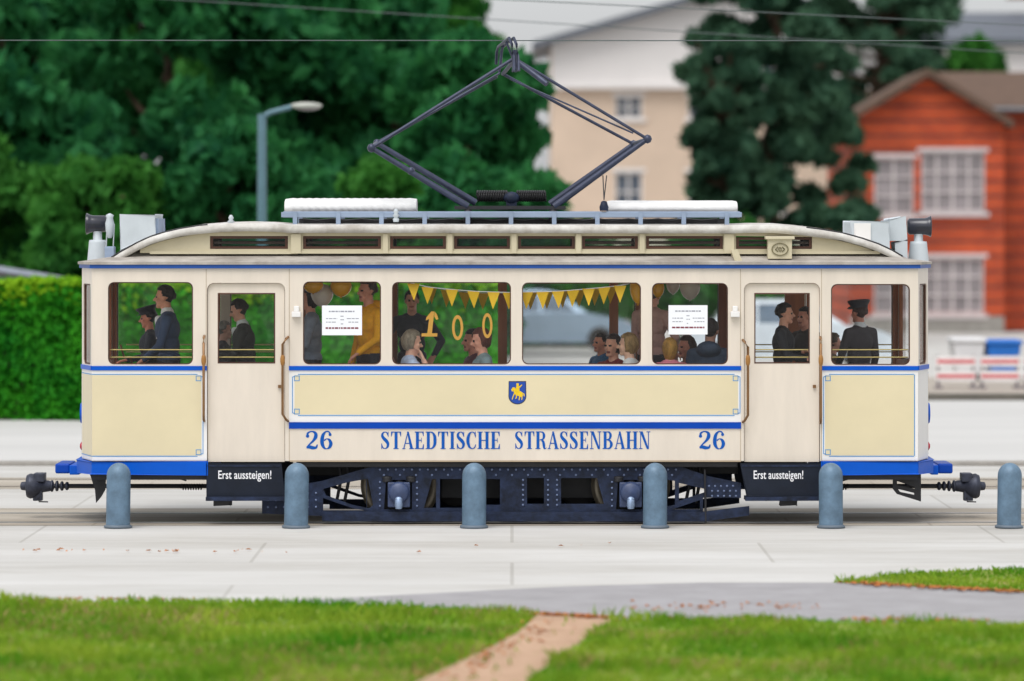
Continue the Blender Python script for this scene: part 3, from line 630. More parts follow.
for px in (300, 738): b.box(PX(px) - .02, PX(px) + .02, YF - .5, YF - .075, PZ(446), PZ(279)); b.box(PX(px) - .02, PX(px) + .02, YN + .075, YN + .2, PZ(446), PZ(279))
b.box(PX(609, YF), PX(618, YF), YF - .14, YF - .075, PZ(446), PZ(279)); b.box(PX(498, YF), PX(507, YF), YF - .14, YF - .075, PZ(446), PZ(279)); b.box(PX(784, YF), PX(803, YF), YF - .2, YF - .075, PZ(446), PZ(279))
P('inner_pillar', b, WOOD)
b = MB(); b.tube([(PX(px), YC, PZ(282)) for px in (300, 740)], .015); P('ceiling_rail', b, BRASS)
# floor, ceiling, benches
b = MB(); ip = offset(OUT, -.075)
b.plate([[(p.x, p.y) for p in ip]], lambda x, y: (x, y, PZ(454)), (0, 0, -.05)); b.box(PX(293), PX(738), YN + .08, YF - .08, PZ(453.5), PZ(446)); P('floor', b, FLOORM)
b = MB(); b.plate([[(p.x, p.y) for p in ip]], lambda x, y: (x, y, PZ(277)), (0, 0, .03)); P('ceiling', b, CEIL)
for px in (318, 362, 410, 452, 494, 540, 584, 628, 672, 706):
    x = PX(px)
    for ya, yb in ((YN + .1, YN + .85), (YF - .85, YF - .1)):
        b = MB(); b.box(x - .2, x + .2, ya, yb, PZ(446) + .36, PZ(446) + .41); b.box(x - .16, x + .16, ya + .1, yb - .1, PZ(446), PZ(446) + .355); sb = P('bench', b, WOOD, bevel=.01)
        b = MB(); b.box(x - .235, x - .203, ya, yb, PZ(446) + .3, PZ(446) + .78); P('bench_back', b, DWOOD, sb)
# mouldings and painted panels
b = MB(); band(b, OUT, PZ(268.3), PZ(264.6), .03, .05); P('cornice_stripe', b, mat('cornice_blue', srgb(16, 76, 160), .4))
b = MB(); band(b, OUT, PZ(264.55), PZ(262), .045, .08); P('gutter', b, ROOF)
b = MB(); s = near
def both(fn):
    for s in (near, far): fn(s)
def stripe(s, mb, x0, x1, y0, y1, d=.014, m=0): s.box(mb, PX(x0), PX(x1), PZ(y1), PZ(y0), d, d - .0005, m)
st, wp, yp, ln = MB(), MB(), MB(), MB()
for s in (near, far):
    dy = 0 if s is near else 9.5                   # the far windows reach lower
    for x0, x1 in ((92, 207), (289, 741), (822, 918)): stripe(s, st, x0, x1, 366 + dy, 370.3 + dy)
    if s is far: stripe(s, wp, 92, 207, 380.5, 460, .002); stripe(s, wp, 289, 741, 380.5, 422, .002); stripe(s, wp, 822, 918, 380.5, 460, .002); continue
    stripe(s, wp, 92, 207, 370.5, 460, .002); stripe(s, wp, 289, 741, 370.5, 422, .002); stripe(s, wp, 822, 918, 370.5, 460, .002)
    stripe(s, yp, 92, 201.5, 375.2, 455.5, .0035); stripe(s, yp, 294.5, 738, 375.2, 414.5, .0035); stripe(s, yp, 825, 914, 375.2, 455.5, .0035)
    w = .75
    def hl(x0, x1, y): stripe(s, ln, x0, x1, y - w / 2, y + w / 2, .005)
    def vl(x, y0, y1): stripe(s, ln, x - w / 2, x + w / 2, y0 + w / 2, y1 - w / 2, .005)
    def sq(x, y):
        hl(x - 2.8, x + 2.8, y - 2.4); hl(x - 2.8, x + 2.8, y + 2.4); vl(x - 2.4, y - 2.4, y + 2.4); vl(x + 2.4, y - 2.4, y + 2.4)
    for x0, x1, y0, y1, cl, cr in ((92, 203, 374.3, 456.2, 0, 1), (292.5, 740, 374.3, 415.5, 1, 1), (823.5, 914, 374.3, 456.2, 1, 0)):
        e0, e1 = (5.5 if cl else 0), (5.5 if cr else 0)
        hl(x0 + e0, x1 - e1, y0); hl(x0 + e0, x1 - e1, y1)
        if cl: vl(x0, y0 + 2, y1 - 2); sq(x0 + 4.4, y0 + 4); sq(x0 + 4.4, y1 - 4); hl(x0 + .4, x0 + 2, y0 + 2.4); hl(x0 + .4, x0 + 2, y1 - 2.4)
        if cr: vl(x1, y0 + 2, y1 - 2); sq(x1 - 4.4, y0 + 4); sq(x1 - 4.4, y1 - 4); hl(x1 - 2, x1 - .4, y0 + 2.4); hl(x1 - 2, x1 - .4, y1 - 2.4)
    vl(914.5, 374.3, 456.2)
for i, s in enumerate(facets + fronts):
    W = FL if i < 4 else YB - YA
    s.box(st, .003, W - .003, PZ(370.3), PZ(366), .014, .0135); s.box(wp, .002, W - .002, PZ(460), PZ(370.5), .002, .0015)
    if i % 2 == 0 or i > 3: s.box(yp, .002, W - .03, PZ(455.5), PZ(375.2), .0035, .001); s.box(ln, .002, W - .02, PZ(374.7), PZ(373.9), .005, .001); s.box(ln, .002, W - .02, PZ(456.6), PZ(455.8), .005, .001)
P('belt_stripe', st, BLUE); P('white_panel', wp, WHITE); P('yellow_panel', yp, YELLOW); P('panel_lines', ln, LBLUE)
b = MB()
for s in (near, far): stripe(s, b, 289, 741, 422.3, 428.6, .012)
P('lower_stripe', b, DBLUE, bevel=.002)
b = MB()
for s in (near, far):
    for x in (289.3, 740.5, 206.2, 821.5): stripe(s, b, x - .3, x + .3, 269, 461, .0015)
    stripe(s, b, 289.8, 741, 460.3, 461.8, .006)
P('seam', b, mat('seam_beige', srgb(176, 158, 134), .5))  # darker beige lines along the panel joints and lower edge
# small fittings on the pillars: two lamp holders
for px in (296.5, 735):
    b = MB(); b.box(PX(px - 4.5), PX(px + 4.5), YN - .07, YN - .001, PZ(317), PZ(311.5)); b.box(PX(px - 2.6), PX(px + 2.6), YN - .04, YN - .001, PZ(311.4), PZ(306)); P('signal_bracket', b, WHITE, bevel=.006)
# grab rails
for px, y0, y1, dirn in ((204.2, 336, 421, 1), (283, 337, 421, -1), (747.5, 340, 422, 1), (820.3, 337, 423, -1)):
    for s in (near, far):
        d = .085; x = PX(px); xi = x + .05 * (0 if px in (204.2, 820.3) else (1 if px < 500 else -1)) * -dirn * 0
        off = (.055 if px == 283 else -.05 if px == 747.5 else .0)
        b = MB(); pts = [s.at(x + off, PZ(y0), 0), s.at(x + off * .7, PZ(y0 + 1.5), d * .8), s.at(x, PZ(y0 + 7), d), s.at(x, PZ(y1 - 7), d), s.at(x + off * .7, PZ(y1 - 1.5), d * .8), s.at(x + off, PZ(y1), 0)]
        b.tube(pts, .014, 10); hr = P('grab_rail', b, BRASS)
        b = MB(); q = s.at(x, PZ(360), d); b.ball(q, (.026, .024, .07)); P('grip', b, mat('grip_ochre', srgb(160, 112, 52), .5), hr)

# lettering -------------------------------------------------------
def catmull(pts, n=6):
    o = []; m_ = len(pts)
    for i in range(m_ - 1):
        a, p, q, e = pts[max(i - 1, 0)], pts[i], pts[i + 1], pts[min(i + 2, m_ - 1)]
        for k in range(n):
            t = k / n; o.append(tuple(.5 * (2 * p[j] + (q[j] - a[j]) * t + (2 * a[j] - 5 * p[j] + 4 * q[j] - e[j]) * t * t + (3 * p[j] - a[j] - 3 * q[j] + e[j]) * t ** 3) for j in range(3)))
    o.append(pts[-1]); return o
def stroke(pts):                                   # (x, y, width) -> outline
    c = catmull(pts); lft, rgt = [], []
    for i, p in enumerate(c):
        a, e = c[max(i - 1, 0)], c[min(i + 1, len(c) - 1)]; dx, dy = e[0] - a[0], e[1] - a[1]; l = math.hypot(dx, dy) or 1
        nx, ny = -dy / l * p[2] / 2, dx / l * p[2] / 2; lft.append((p[0] + nx, p[1] + ny)); rgt.append((p[0] - nx, p[1] - ny))
    return ('s', lft, rgt)
def rc(x0, y0, x1, y1): return ('p', [(x0, y0), (x1, y0), (x1, y1), (x0, y1)])
def po(*p): return ('p', list(p))
S_, TH, SF = .17, .05, .045                       # stem, thin stroke, serif
def stem(x, y0=0, y1=1, sx=.07): return [rc(x - S_ / 2, y0, x + S_ / 2, y1), rc(x - S_ / 2 - sx, 0, x + S_ / 2 + sx, SF), rc(x - S_ / 2 - sx, 1 - SF, x + S_ / 2 + sx, 1)]
G = {}
G['I'] = (.34, stem(.17))
G['T'] = (.62, [rc(.31 - S_ / 2, 0, .31 + S_ / 2, 1), rc(.16, 0, .46, SF), rc(.02, 1 - TH, .60, 1), po((.02, 1), (.02, .72), (.05, .72), (.12, 1)), po((.60, 1), (.60, .72), (.57, .72), (.50, 1))])
G['E'] = (.58, [rc(.08, 0, .08 + S_, 1), rc(.01, 0, .54, TH), rc(.01, 1 - TH, .53, 1), rc(.2, .48, .40, .48 + TH), po((.54, 0), (.54, .29), (.51, .29), (.43, 0)), po((.53, 1), (.53, .74), (.50, .74), (.42, 1)), rc(.38, .38, .41, .64)])
G['A'] = (.66, [po((.05, 0), (.11, 0), (.345, .98), (.30, .98)), po((.46, 0), (.63, 0), (.375, 1), (.27, 1)), rc(.17, .3, .5, .3 + TH), rc(.0, 0, .18, SF), rc(.40, 0, .68, SF)])
G['D'] = (.66, [rc(.08, 0, .08 + S_, 1), rc(.01, 0, .3, TH), rc(.01, 1 - TH, .3, 1), stroke([(.27, .975, .05), (.42, .93, .09), (.53, .74, .16), (.55, .5, .18), (.53, .26, .16), (.42, .07, .09), (.27, .025, .05)])])
G['C'] = (.6, [stroke([(.53, .74, .07), (.48, .91, .07), (.33, .975, .05), (.19, .88, .12), (.11, .66, .17), (.095, .5, .18), (.11, .34, .17), (.19, .12, .12), (.34, .025, .05), (.48, .09, .06), (.55, .27, .04)]), rc(.51, .66, .545, 1)])
G['H'] = (.7, stem(.15) + stem(.55) + [rc(.2, .475, .5, .475 + TH)])
G['R'] = (.68, stem(.15)[:2] + [rc(.01, 1 - TH, .32, 1), stroke([(.3, .975, .05), (.45, .93, .1), (.51, .75, .16), (.45, .57, .1), (.25, .515, .05)]), stroke([(.36, .5, .08), (.46, .42, .14), (.5, .25, .16), (.53, .06, .12), (.6, .025, .05), (.66, .08, .03)])])
G['B'] = (.66, [rc(.08, 0, .08 + S_, 1), rc(.01, 0, .3, TH), rc(.01, 1 - TH, .3, 1), stroke([(.28, .975, .05), (.42, .94, .1), (.49, .77, .15), (.42, .58, .1), (.25, .525, .05)]), stroke([(.28, .52, .05), (.45, .47, .1), (.54, .27, .17), (.45, .06, .1), (.28, .025, .05)])])
G['N'] = (.72, [rc(.1, 0, .1 + TH, 1), rc(.01, 0, .24, SF), rc(.02, 1 - SF, .2, 1), rc(.57, 0, .57 + TH, 1), rc(.48, 1 - SF, .71, 1), po((.08, 1), (.25, 1), (.62, 0), (.5, 0))])
G['S'] = (.54, [stroke([(.44, .76, .06), (.38, .92, .07), (.26, .975, .05), (.13, .9, .11), (.11, .74, .15), (.2, .6, .18), (.34, .46, .19), (.43, .3, .16), (.4, .12, .12), (.27, .025, .05), (.13, .09, .07), (.07, .27, .05)]), rc(.43, .7, .465, 1), rc(.045, 0, .08, .32)])
G['2'] = (.66, [stroke([(.1, .72, .12), (.12, .88, .1), (.3, .965, .07), (.48, .88, .14), (.5, .68, .18), (.38, .46, .12), (.2, .27, .08), (.06, .1, .06)]), stroke([(.05, .09, .1), (.2, .12, .18), (.36, .08, .18), (.52, .1, .12), (.58, .26, .05)]), ('p', [(.1 + .085 * math.cos(R(a)), .71 + .085 * math.sin(R(a))) for a in range(0, 360, 30)])])
G['6'] = (.66, [stroke([(.5, .84, .08), (.42, .955, .07), (.28, .95, .08), (.15, .78, .15), (.1, .5, .18), (.12, .25, .17), (.22, .06, .1), (.34, .025, .05), (.46, .1, .13), (.53, .3, .17), (.46, .5, .13), (.33, .565, .05), (.2, .47, .08)]), ('p', [(.49 + .075 * math.cos(R(a)), .8 + .085 * math.sin(R(a))) for a in range(0, 360, 30)])])
def word(mb, s, txt, x0, x1, ybase, ytop, flip=False):
    adv = .05; wid = sum((G[c][0] if c != ' ' else .5) + adv for c in txt) - adv
    hz = PZ(ytop) - PZ(ybase); sx = (PX(x1) - PX(x0)) / wid; u = PX(x0); k = 0
    for c in txt:
        if c == ' ': u += (.5 + adv) * sx; continue
        w_, parts = G[c]
        for pt in parts:
            d = .0022 + .0004 * (k % 9); k += 1
            if pt[0] == 'p':
                q = [s.at(u + p[0] * sx, PZ(ybase) + p[1] * hz, d) for p in pt[1]]; mb.add(q, [tuple(range(len(q)))])
            else:
                n = len(pt[1]); q = [s.at(u + p[0] * sx, PZ(ybase) + p[1] * hz, d) for p in pt[1] + pt[2]]
                mb.add(q, [(i, i + 1, n + i + 1, n + i) for i in range(n - 1)])
        u += (w_ + adv) * sx
for w_ in (('STAEDTISCHE', 380.5, 500.5, 449, 431.6), ('STRASSENBAHN', 514.5, 650.5, 449, 431.4)): b = MB(); word(b, near, *w_); P('lettering', b, LETTER)
for x0, x1 in ((305.5, 333.5), (698.5, 726)): b = MB(); word(b, near, '26', x0, x1, 449.2, 430.8); P('number', b, LETTER)
# coat of arms: yellow rider on a blue shield
cr = MB(); sh = [(509.4, 381.8), (525.4, 381.8), (525.6, 396)] + [(517.4 + 8.2 * math.cos(R(a)), 396 + 7.6 * math.sin(R(a))) for a in range(15, 166, 15)] + [(509.2, 396)]
near.plate(cr, [L(sh)], .0065, .003); o = [(517.4 + (x - 517.4) * 1.09, 392 + (y - 392) * 1.07) for x, y in sh]; near.plate(cr, [L(o)], .005, .0015, 2)
def yl(pts, d): near.plate(cr, [L(pts)], d, .0008, 1)
yl([(512.6, 388.6), (514.5, 387.2), (516.6, 389.6), (520.5, 391.2), (522.6, 392.6), (522.8, 396), (521.2, 397), (517, 395.4), (514.2, 394), (513.6, 391.4)], .0075)
yl([(511.2, 389.6), (512.8, 387.2), (514.8, 387.4), (514.2, 390.2), (512, 391.6)], .0083)
for i, q in enumerate(([(513.8, 393.4), (514.8, 393.8), (513, 397.6), (512.6, 399.6), (511.8, 399.2), (512.4, 396.8)], [(515.6, 394.4), (516.8, 394.8), (517, 397.6), (515.6, 399), (515, 398.4), (516, 397.2)],
          [(519.4, 395.8), (520.6, 396.2), (519.8, 398.2), (519.4, 400.2), (518.6, 400), (518.8, 398)], [(521.4, 396), (522.4, 396), (522.6, 398.4), (521.8, 400), (521.2, 399.8), (521.6, 398.2)],
          [(522.4, 392.4), (524.4, 393.8), (524.6, 396.4), (523.8, 396.2), (523.4, 394.6)])): yl(q, .0086 + .0003 * i)
yl([(516, 386.4), (519, 386), (519.6, 391), (517.4, 392), (516, 390.6)], .0092); yl([(516.4, 383.2), (518.6, 383.2), (518.8, 385.8), (517.5, 386.6), (516.3, 385.6)], .0096)
yl([(519, 386.6), (521.8, 384.4), (522.3, 385), (519.6, 388)], .0099)
P('coat_of_arms', cr, [mat('crest_blue', srgb(20, 70, 165), .4), mat('crest_yellow', srgb(238, 200, 20), .4), BLACK])

# roof ------------------------------------------------------------
lower_in = offset(OUT, -.38); zg = PZ(262)
deck = MB(); ra = [(p.x, p.y, zg) for p in offset(OUT, .045)]; rb = []; rc_ = []
for i, p in enumerate(lower_in):
    e = i in (2, 3, 6, 7); rb.append((p.x, p.y, PZ(255.5 if not e else 257))); 
for i, p in enumerate(offset(OUT, -.45)): rc_.append((p.x, p.y, PZ(252) if i not in (2, 3, 6, 7) else PZ(255)))
deck.ring([ra, rb, rc_], smooth=False, caps=False); deck.add(rc_, [tuple(range(8))]); P('lower_roof', deck, ROOF)
ROOFC = [(109, 260), (114, 257.5), (120, 253.5), (128, 249), (138, 243.5), (150, 238), (164, 233.5), (180, 229.8), (200, 226.6), (225, 224.6), (250, 224), (272, 224.6), (290, 225.8), (400, 225.8), (520, 226), (640, 226.2), (735, 226.2), (752, 225.6), (775, 225.8), (797, 227.6), (820, 230.4), (842, 234), (862, 239.5), (878, 245), (892, 251.5), (903, 258), (908, 262)]
YE, YE2 = YC - .80, YC + .80
up = MB(); rings = []
for i, (px, py) in enumerate(ROOFC):
    th = (.078 if 180 < px < 840 else .07); x, z = PX(px, YE), PZ(py, YE); cr_ = .03
    top = [(x, YC + .8 * math.sin(R(a)), z + cr_ * (math.cos(R(a)) ** 1)) for a in range(-90, 91, 15)]
    rings.append(top + [(x, YE2, z - th), (x, YE2 - .06, z - th), (x, YE + .06, z - th), (x, YE, z - th)])
up.ring(rings); ur = P('upper_roof', up, ROOFTOP)
# clerestory walls with slots
VENT = [(210, 288), (303, 381), (390, 446), (454, 510), (518, 575), (582, 638), (646, 723), (736, 812)]
YV = YC - .72
def roofz(px):
    for (a, c), (e, d) in zip(ROOFC, ROOFC[1:]):
        if a <= px <= e: return c + (d - c) * (px - a) / (e - a)
for Yv, sg in ((YV, 1), (YC + .72, -1)):
    tp = [(px, roofz(px) + 7) for px in range(128, 892, 12)]; tp = [p for p in tp if p[1] < 252.5]
    out = [(tp[0][0], 253)] + [(tp[-1][0], 253)][:0] + tp + [(tp[-1][0], 253)]
    holes = [[(a, 236 if 240 < (a + e) / 2 < 780 else 238), (e, 236 if a < 700 else 237), (e, 249), (a, 249)] for a, e in VENT]
    Q = lambda lp: [(PX(x, YV), PZ(y, YV)) for x, y in lp]
    b = MB(); b.plate([Q(out)] + [Q(h) for h in holes], lambda x, z: (x, Yv, z), (0, .03 * sg, 0)); P('clerestory_wall', b, TRIM)
    b = MB(); b.box(PX(300, YV), PX(736, YV), Yv - .03 * sg, Yv - .001 * sg, PZ(253.6, YV), PZ(250.5, YV)); b.box(PX(150, YV), PX(298, YV), Yv - .025 * sg, Yv - .001 * sg, PZ(254, YV), PZ(251, YV)); b.box(PX(738, YV), PX(880, YV), Yv - .025 * sg, Yv - .001 * sg, PZ(254, YV), PZ(251, YV))
    for px in (296, 385.5, 450, 514, 578.5, 642, 729): b.box(PX(px - (5 if px in (296, 729) else 2.6), YV), PX(px + (5 if px in (296, 729) else 2.6), YV), Yv - .045 * sg, Yv - .031 * sg, PZ(253.4, YV), PZ(234, YV))
    P('clerestory_trim', b, TRIM)
    for i, (a, e) in enumerate(VENT):
        y0 = 236.2 if a < 700 else 237.4
        b = MB(); t = 3
        b.plate([Q([(a + .2, y0), (e - .2, y0), (e - .2, 248.8), (a + .2, 248.8)]), Q([(a + t, y0 + 2.4), (e - t, y0 + 2.4), (e - t, 246.4), (a + t, 246.4)])], lambda x, z: (x, Yv + .004 * sg, z), (0, .025 * sg, 0))
        if i in (1, 5, 6, 7, 0): b.box(PX(a + t, YV), PX(e - t, YV), Yv + .034 * sg, Yv + .045 * sg, PZ(244, YV), PZ(241.5, YV))
        w = P('clerestory_window', b, DWOOD)
        b = MB(); b.box(PX(a + t - .5, YV), PX(e - t + .5, YV), Yv + .03 * sg, Yv + .033 * sg, PZ(247, YV), PZ(y0 + 2, YV)); P('pane', b, glass('old_glass', (.85, .9, .9)), w)
# bracket feet and the small route vent box on the right
b = MB(); b.pixplate([[(731, 250), (736, 250), (741, 262), (734, 262)]], YV - .3, YV - .02, Yr=YV - .1); P('roof_strut', b, TRIM, bevel=.008)
b = MB(); b.pixbox(768, 792, 238.4, 259, YV - .26, YV - .06, Yr=YV - .26); b.pixbox(765.5, 794.5, 236.4, 239.4, YV - .29, YV - .055, Yr=YV - .26); vb = P('vent_box', b, TRIM, bevel=.006)
b = MB(); q = Vector((PX(780, YV - .26), YV - .262, PZ(249.2, YV - .26)))
for r0, w_ in ((.088, .011),): b.ring([[q + Vector((r_ * math.cos(R(a)) * 1.05, dy, r_ * .78 * math.sin(R(a)))) for r_, dy in ((r0, 0), (r0, -.012), (r0 - w_, -.012), (r0 - w_, 0))] for a in range(0, 361, 15)], smooth=False, caps=False)
for sx in (-1, 1): b.tube([q + Vector((sx * .022, -.006, .026)), q + Vector((sx * .05, -.006, 0)), q + Vector((sx * .022, -.006, -.026))], .006, 6)
b.ring([[q + Vector((r_ * math.cos(R(a)) * .8, dy, r_ * 1.1 * math.sin(R(a)))) for r_, dy in ((.022, 0), (.022, -.01), (.013, -.01), (.013, 0))] for a in range(0, 361, 20)], smooth=False, caps=False)
P('grille', b, mat('grille_bronze', srgb(112, 104, 74), .5), vb)
# walkway planks on the roof, with supports
for Yp in (YC - .62, YC + .52):
    b = MB(); b.box(PX(281), PX(742), Yp, Yp + .1, PZ(217.5), PZ(211.2)); b.box(PX(279), PX(744), Yp - .01, Yp - .001, PZ(217.2), PZ(212)); pl = P('roof_plank', b, PLANK, bevel=.006)
    for k in range(11):
        px = 293 + 43.6 * k; b = MB(); b.box(PX(px - 2.2), PX(px + 2.2), Yp - .02, Yp + .08, PZ(227.5), PZ(211.4)); P('plank_support', b, PLANK, pl)
b = MB()
for i in range(14):
    x0 = 300 + 30 * i; b.tube([(PX(x0), YC - .42, PZ(219)), (PX(x0 + 14), YC - .44, PZ(220.6)), (PX(x0 + 30), YC - .42, PZ(219))], .014, 6)
b.box(PX(296), PX(728), YC - .4, YC + .4, PZ(225.5), PZ(218.5)); P('roof_cable', b, BLACK)
# two rounded pale covers
for a, e, y0 in ((286, 417, 198), (607, 736, 200.5)):
    b = MB(); rings = []; n_ = 34
    for i in range(n_ + 1):
        px = a + (e - a) * i / n_; k = 1 - .03 * (i % 2) if a < 400 else 1; k *= .93 if i in (0, n_) else 1
        rings.append([(PX(px, YC), YC + .36 * math.cos(R(q)) * k, PZ(211.5, YC) + (PZ(y0, YC) - PZ(211.5, YC)) * k * (math.sin(R(q)) ** .55)) for q in range(0, 181, 15)])
    b.ring(rings, smooth=True); P('resistor_cover', b, mat('cover_white', srgb(224, 224, 224), .7, var=.15, scale=5, bump=.2))
# small insulators and lifting eyes
for px, y0, y1 in ((231, 215, 228), (396, 209, 222)):
    b = MB(); x = PX(px, YC - .66); b.lathe((x, YC - .66, PZ(y1, YC)), (0, 0, 1), [(.03, 0), (.035, .03), (.02, .05), (.04, .07), (.02, .09), (.03, .11), (.012, PZ(y0, YC) - PZ(y1, YC))], 12); P('insulator', b, BOXW)
b = MB(); b.lathe((PX(604, YC - .6), YC - .6, PZ(211, YC)), (0, 0, 1), [(.045, 0), (.05, .04), (.03, .1), (.01, .11)], 12); wt = P('pull_weight', b, NAVY)
b = MB(); q = Vector((PX(604, YC - .6), YC - .6, PZ(200, YC))); b.tube([q, (PX(602, YC), YC - .45, PZ(176, YC))], .006, 6); b.tube([q, (PX(606, YC), YC - .3, PZ(176, YC))], .006, 6); P('pull_cord', b, BLACK, wt)
# roof boxes, insulators and horn lamps at both ends
def roofbox(loop, Y0, Y1, m, name='destination_box', parent=None):
    b = MB(); b.pixplate([loop], Y0, Y1, Yr=Y0); return P(name, b, m, parent, bevel=.01)
rb1 = roofbox([(120.5, 215), (155, 215), (155, 235), (140, 240.5), (120.5, 250)], YC - .5, YC + .5, BOXW); roofbox([(155.2, 219), (158, 219), (158, 234), (155.2, 235)], YC - .45, YC + .45, PLANK, 'box_hinge', rb1)
rb2 = roofbox([(851, 221.5), (889, 221.5), (889, 250), (872, 242.5), (851, 236)], YC - .5, YC + .5, BOXW); roofbox([(855, 224), (870, 224), (870, 240), (855, 235)], YC - .52, YC - .503, WHITE, 'box_lid', rb2)
ab = roofbox([(889.2, 219.5), (905, 217), (906.5, 240), (889.2, 240)], YC - .3, YC + .3, BOXW, 'arrester_box'); roofbox([(895, 243), (906.5, 240.5), (906.5, 257), (896, 252)], YC - .3, YC + .1, BOXW, 'fuse_box')
for px in (108, 115): 
    b = MB(); b.tube([(PX(px, YC), YC - .2, PZ(246, YC)), (PX(px + 1, YC), YC - .2, PZ(224, YC))], .007, 6); P('arrester_rod', b, BOXW)
b = MB(); x = PX(111.5, YC); b.lathe((x, YC - .2, PZ(238, YC)), (0, 0, 1), [(.02, 0), (.03, .02), (.045, .08), (.05, .16), (.035, .22), (.045, .25), (.01, .27)], 12); P('insulator', b, BOXW)
b = MB(); b.pixbox(104.5, 114, 246.5, 261.5, YC - .5, YC - .3, Yr=YC - .5); P('fuse_box', b, PLANK, bevel=.01)
for sx, xs in ((1, (86.3, 107, 97.5)), (-1, (931, 907.5, 918.5))):
    x0, x1, xp = [PX(v, YC) for v in xs]; zc_ = PZ(223.7 if sx == 1 else 226.4, YC); Lh = abs(x1 - x0)
    b = MB(); b.lathe((x0, YC, zc_), (sx, 0, 0), [(.0, .04), (.075, .035), (.112, .0), (.118, .004), (.1, .04), (.092, .07), (.09, Lh - .02), (.07, Lh), (.0, Lh)], 28)
    hl_ = P('headlamp', b, mat('lamp_black', srgb(40, 42, 54), .3, var=.2, coat=.3))
    b = MB(); b.lathe((x0 + sx * .028, YC, zc_), (sx, 0, 0), [(.0, 0), (.074, .004), (.074, .01)], 24); P('lens', b, PALEPANE, hl_)
    b = MB(); zb_, zt_ = PZ(263, YC), PZ(240 if sx == 1 else 241.5, YC)
    b.lathe((xp, YC, zb_), (0, 0, 1), [(.115, 0), (.095, zt_ - zb_ - .03), (.09, zt_ - zb_), (.05, zt_ - zb_ + .003), (.048, zc_ - .08 - zb_)], 24); b.lathe((xp, YC, zc_ - .11), (0, 0, 1), [(.03, 0), (.05, .03)], 16, 1); P('lamp_pedestal', b, [BOXW, BLACK], hl_)
# bead line across the upper roof ends
for k, (px, py) in enumerate(((170, 229.5), (196, 224.8), (232, 221), (770, 221.5), (800, 224), (830, 229))): b = MB(); b.ball((PX(px, YC), YC - .3, PZ(py, YC) - .03), .02, n=8); P('roof_bolt', b, BLACK)
b = MB(); b.tube([(PX(px, YC - .7), YC - .76, PZ(roofz(px) - 1.2, YC - .7)) for px in range(112, 215, 8)], .011, 6); P('roof_conduit', b, BLACK)
b = MB(); b.tube([(PX(px, YC - .7), YC - .76, PZ(roofz(px) - 1.2, YC - .7)) for px in range(806, 904, 8)], .011, 6); P('roof_conduit', b, BLACK)

# pantograph --------------------------------------------------------
pg = MB(); YPN, YPF = YC - .48, YC + .48
def q3(px, py, Y): return (PX(px, Y), Y, PZ(py, Y))
pg.box(PX(455, YC), PX(565, YC), YPN - .03, YPN + .03, PZ(209.5, YC), PZ(206, YC)); pg.box(PX(455, YC), PX(565, YC), YPF - .03, YPF + .03, PZ(209.5, YC), PZ(206, YC))
for px in (466, 482, 511, 538, 555): pg.box(PX(px, YC) - .025, PX(px, YC) + .025, YPN + .031, YPF - .031, PZ(209, YC), PZ(206.5, YC))
for px in (468, 553):
    for Y in (YPN, YPF): pg.lathe((PX(px, Y), Y, PZ(222, YC)), (0, 0, 1), [(.05, 0), (.06, .03), (.035, .05), (.06, .07), (.035, .09), (.05, .12), (.03, .135)], 14)
pan = P('pantograph_base', pg, BLACK)
for a, e in ((477, 508), (517, 546)):
  for Y in (YC - .3, YC - .1):
    sp_ = MB()
    n_ = 13 * 8
    sp_.tube([(PX(a + (e - a) * k / n_, Y), Y + .055 * math.cos(k * math.pi / 4), PZ(196, Y) + .055 * math.sin(k * math.pi / 4)) for k in range(n_ + 1)], .012, 5)
    sp_.tube([(PX(a, Y), Y, PZ(196, Y)), (PX(e, Y), Y, PZ(196, Y))], .047, 8)
    P('spring', sp_, BLACK, pan)
b = MB(); b.ball(q3(511.5, 198, YC - .35), (.09, .06, .07)); b.box(PX(506), PX(517), YC - .38, YC - .3, PZ(206), PZ(197)); P('spring_anchor', b, NAVY, pan)
kL, kLf, kR, kRf = q3(371.5, 148, YPN), q3(377, 143, YPF), q3(647.5, 139, YPN), q3(633.5, 144, YPF)
bN, bF, bNr, bFr = q3(468, 206.5, YPN), q3(476, 203, YPF), q3(554, 206.5, YPN), q3(550, 204, YPF)
for a_, e_ in ((bN, kL), (bF, kLf), (bNr, kR), (bFr, kRf)): b = MB(); b.tube([a_, e_], [.04, .027], 10); P('lower_arm', b, PANTO, pan)
hN, hF = q3(516, 58, YC - .32), q3(503, 74, YC + .32)
for a_, e_, r_ in ((kL, q3(513, 59, YC - .3), .02), (kLf, q3(497, 76, YC + .3), .02), (q3(380, 143, YPN), q3(500, 73, YC), .012)): b = MB(); b.tube([a_, e_], r_, 8); P('upper_arm', b, PANTO, pan)
for a_, e_, r_ in ((kR, q3(517, 60, YC - .3), .017), (kRf, q3(503, 74, YC + .3), .017), (q3(547, 84, YPN), q3(518, 62, YC - .3), .032), (q3(633, 133, YPN), q3(510, 79, YC + .2), .01)): b = MB(); b.tube([a_, e_], r_, 8); P('upper_arm', b, PANTO, pan)
for a_, e_ in ((kL, kLf), (kR, kRf)): b = MB(); b.tube([a_, e_], .025, 8); b.ball(a_, .05, n=8); b.ball(e_, .045, n=8); P('knuckle', b, PANTO, pan)
b = MB(); b.ball(q3(411, 171, YPN), .045, n=8); P('clamp', b, PANTO, pan)
b = MB()
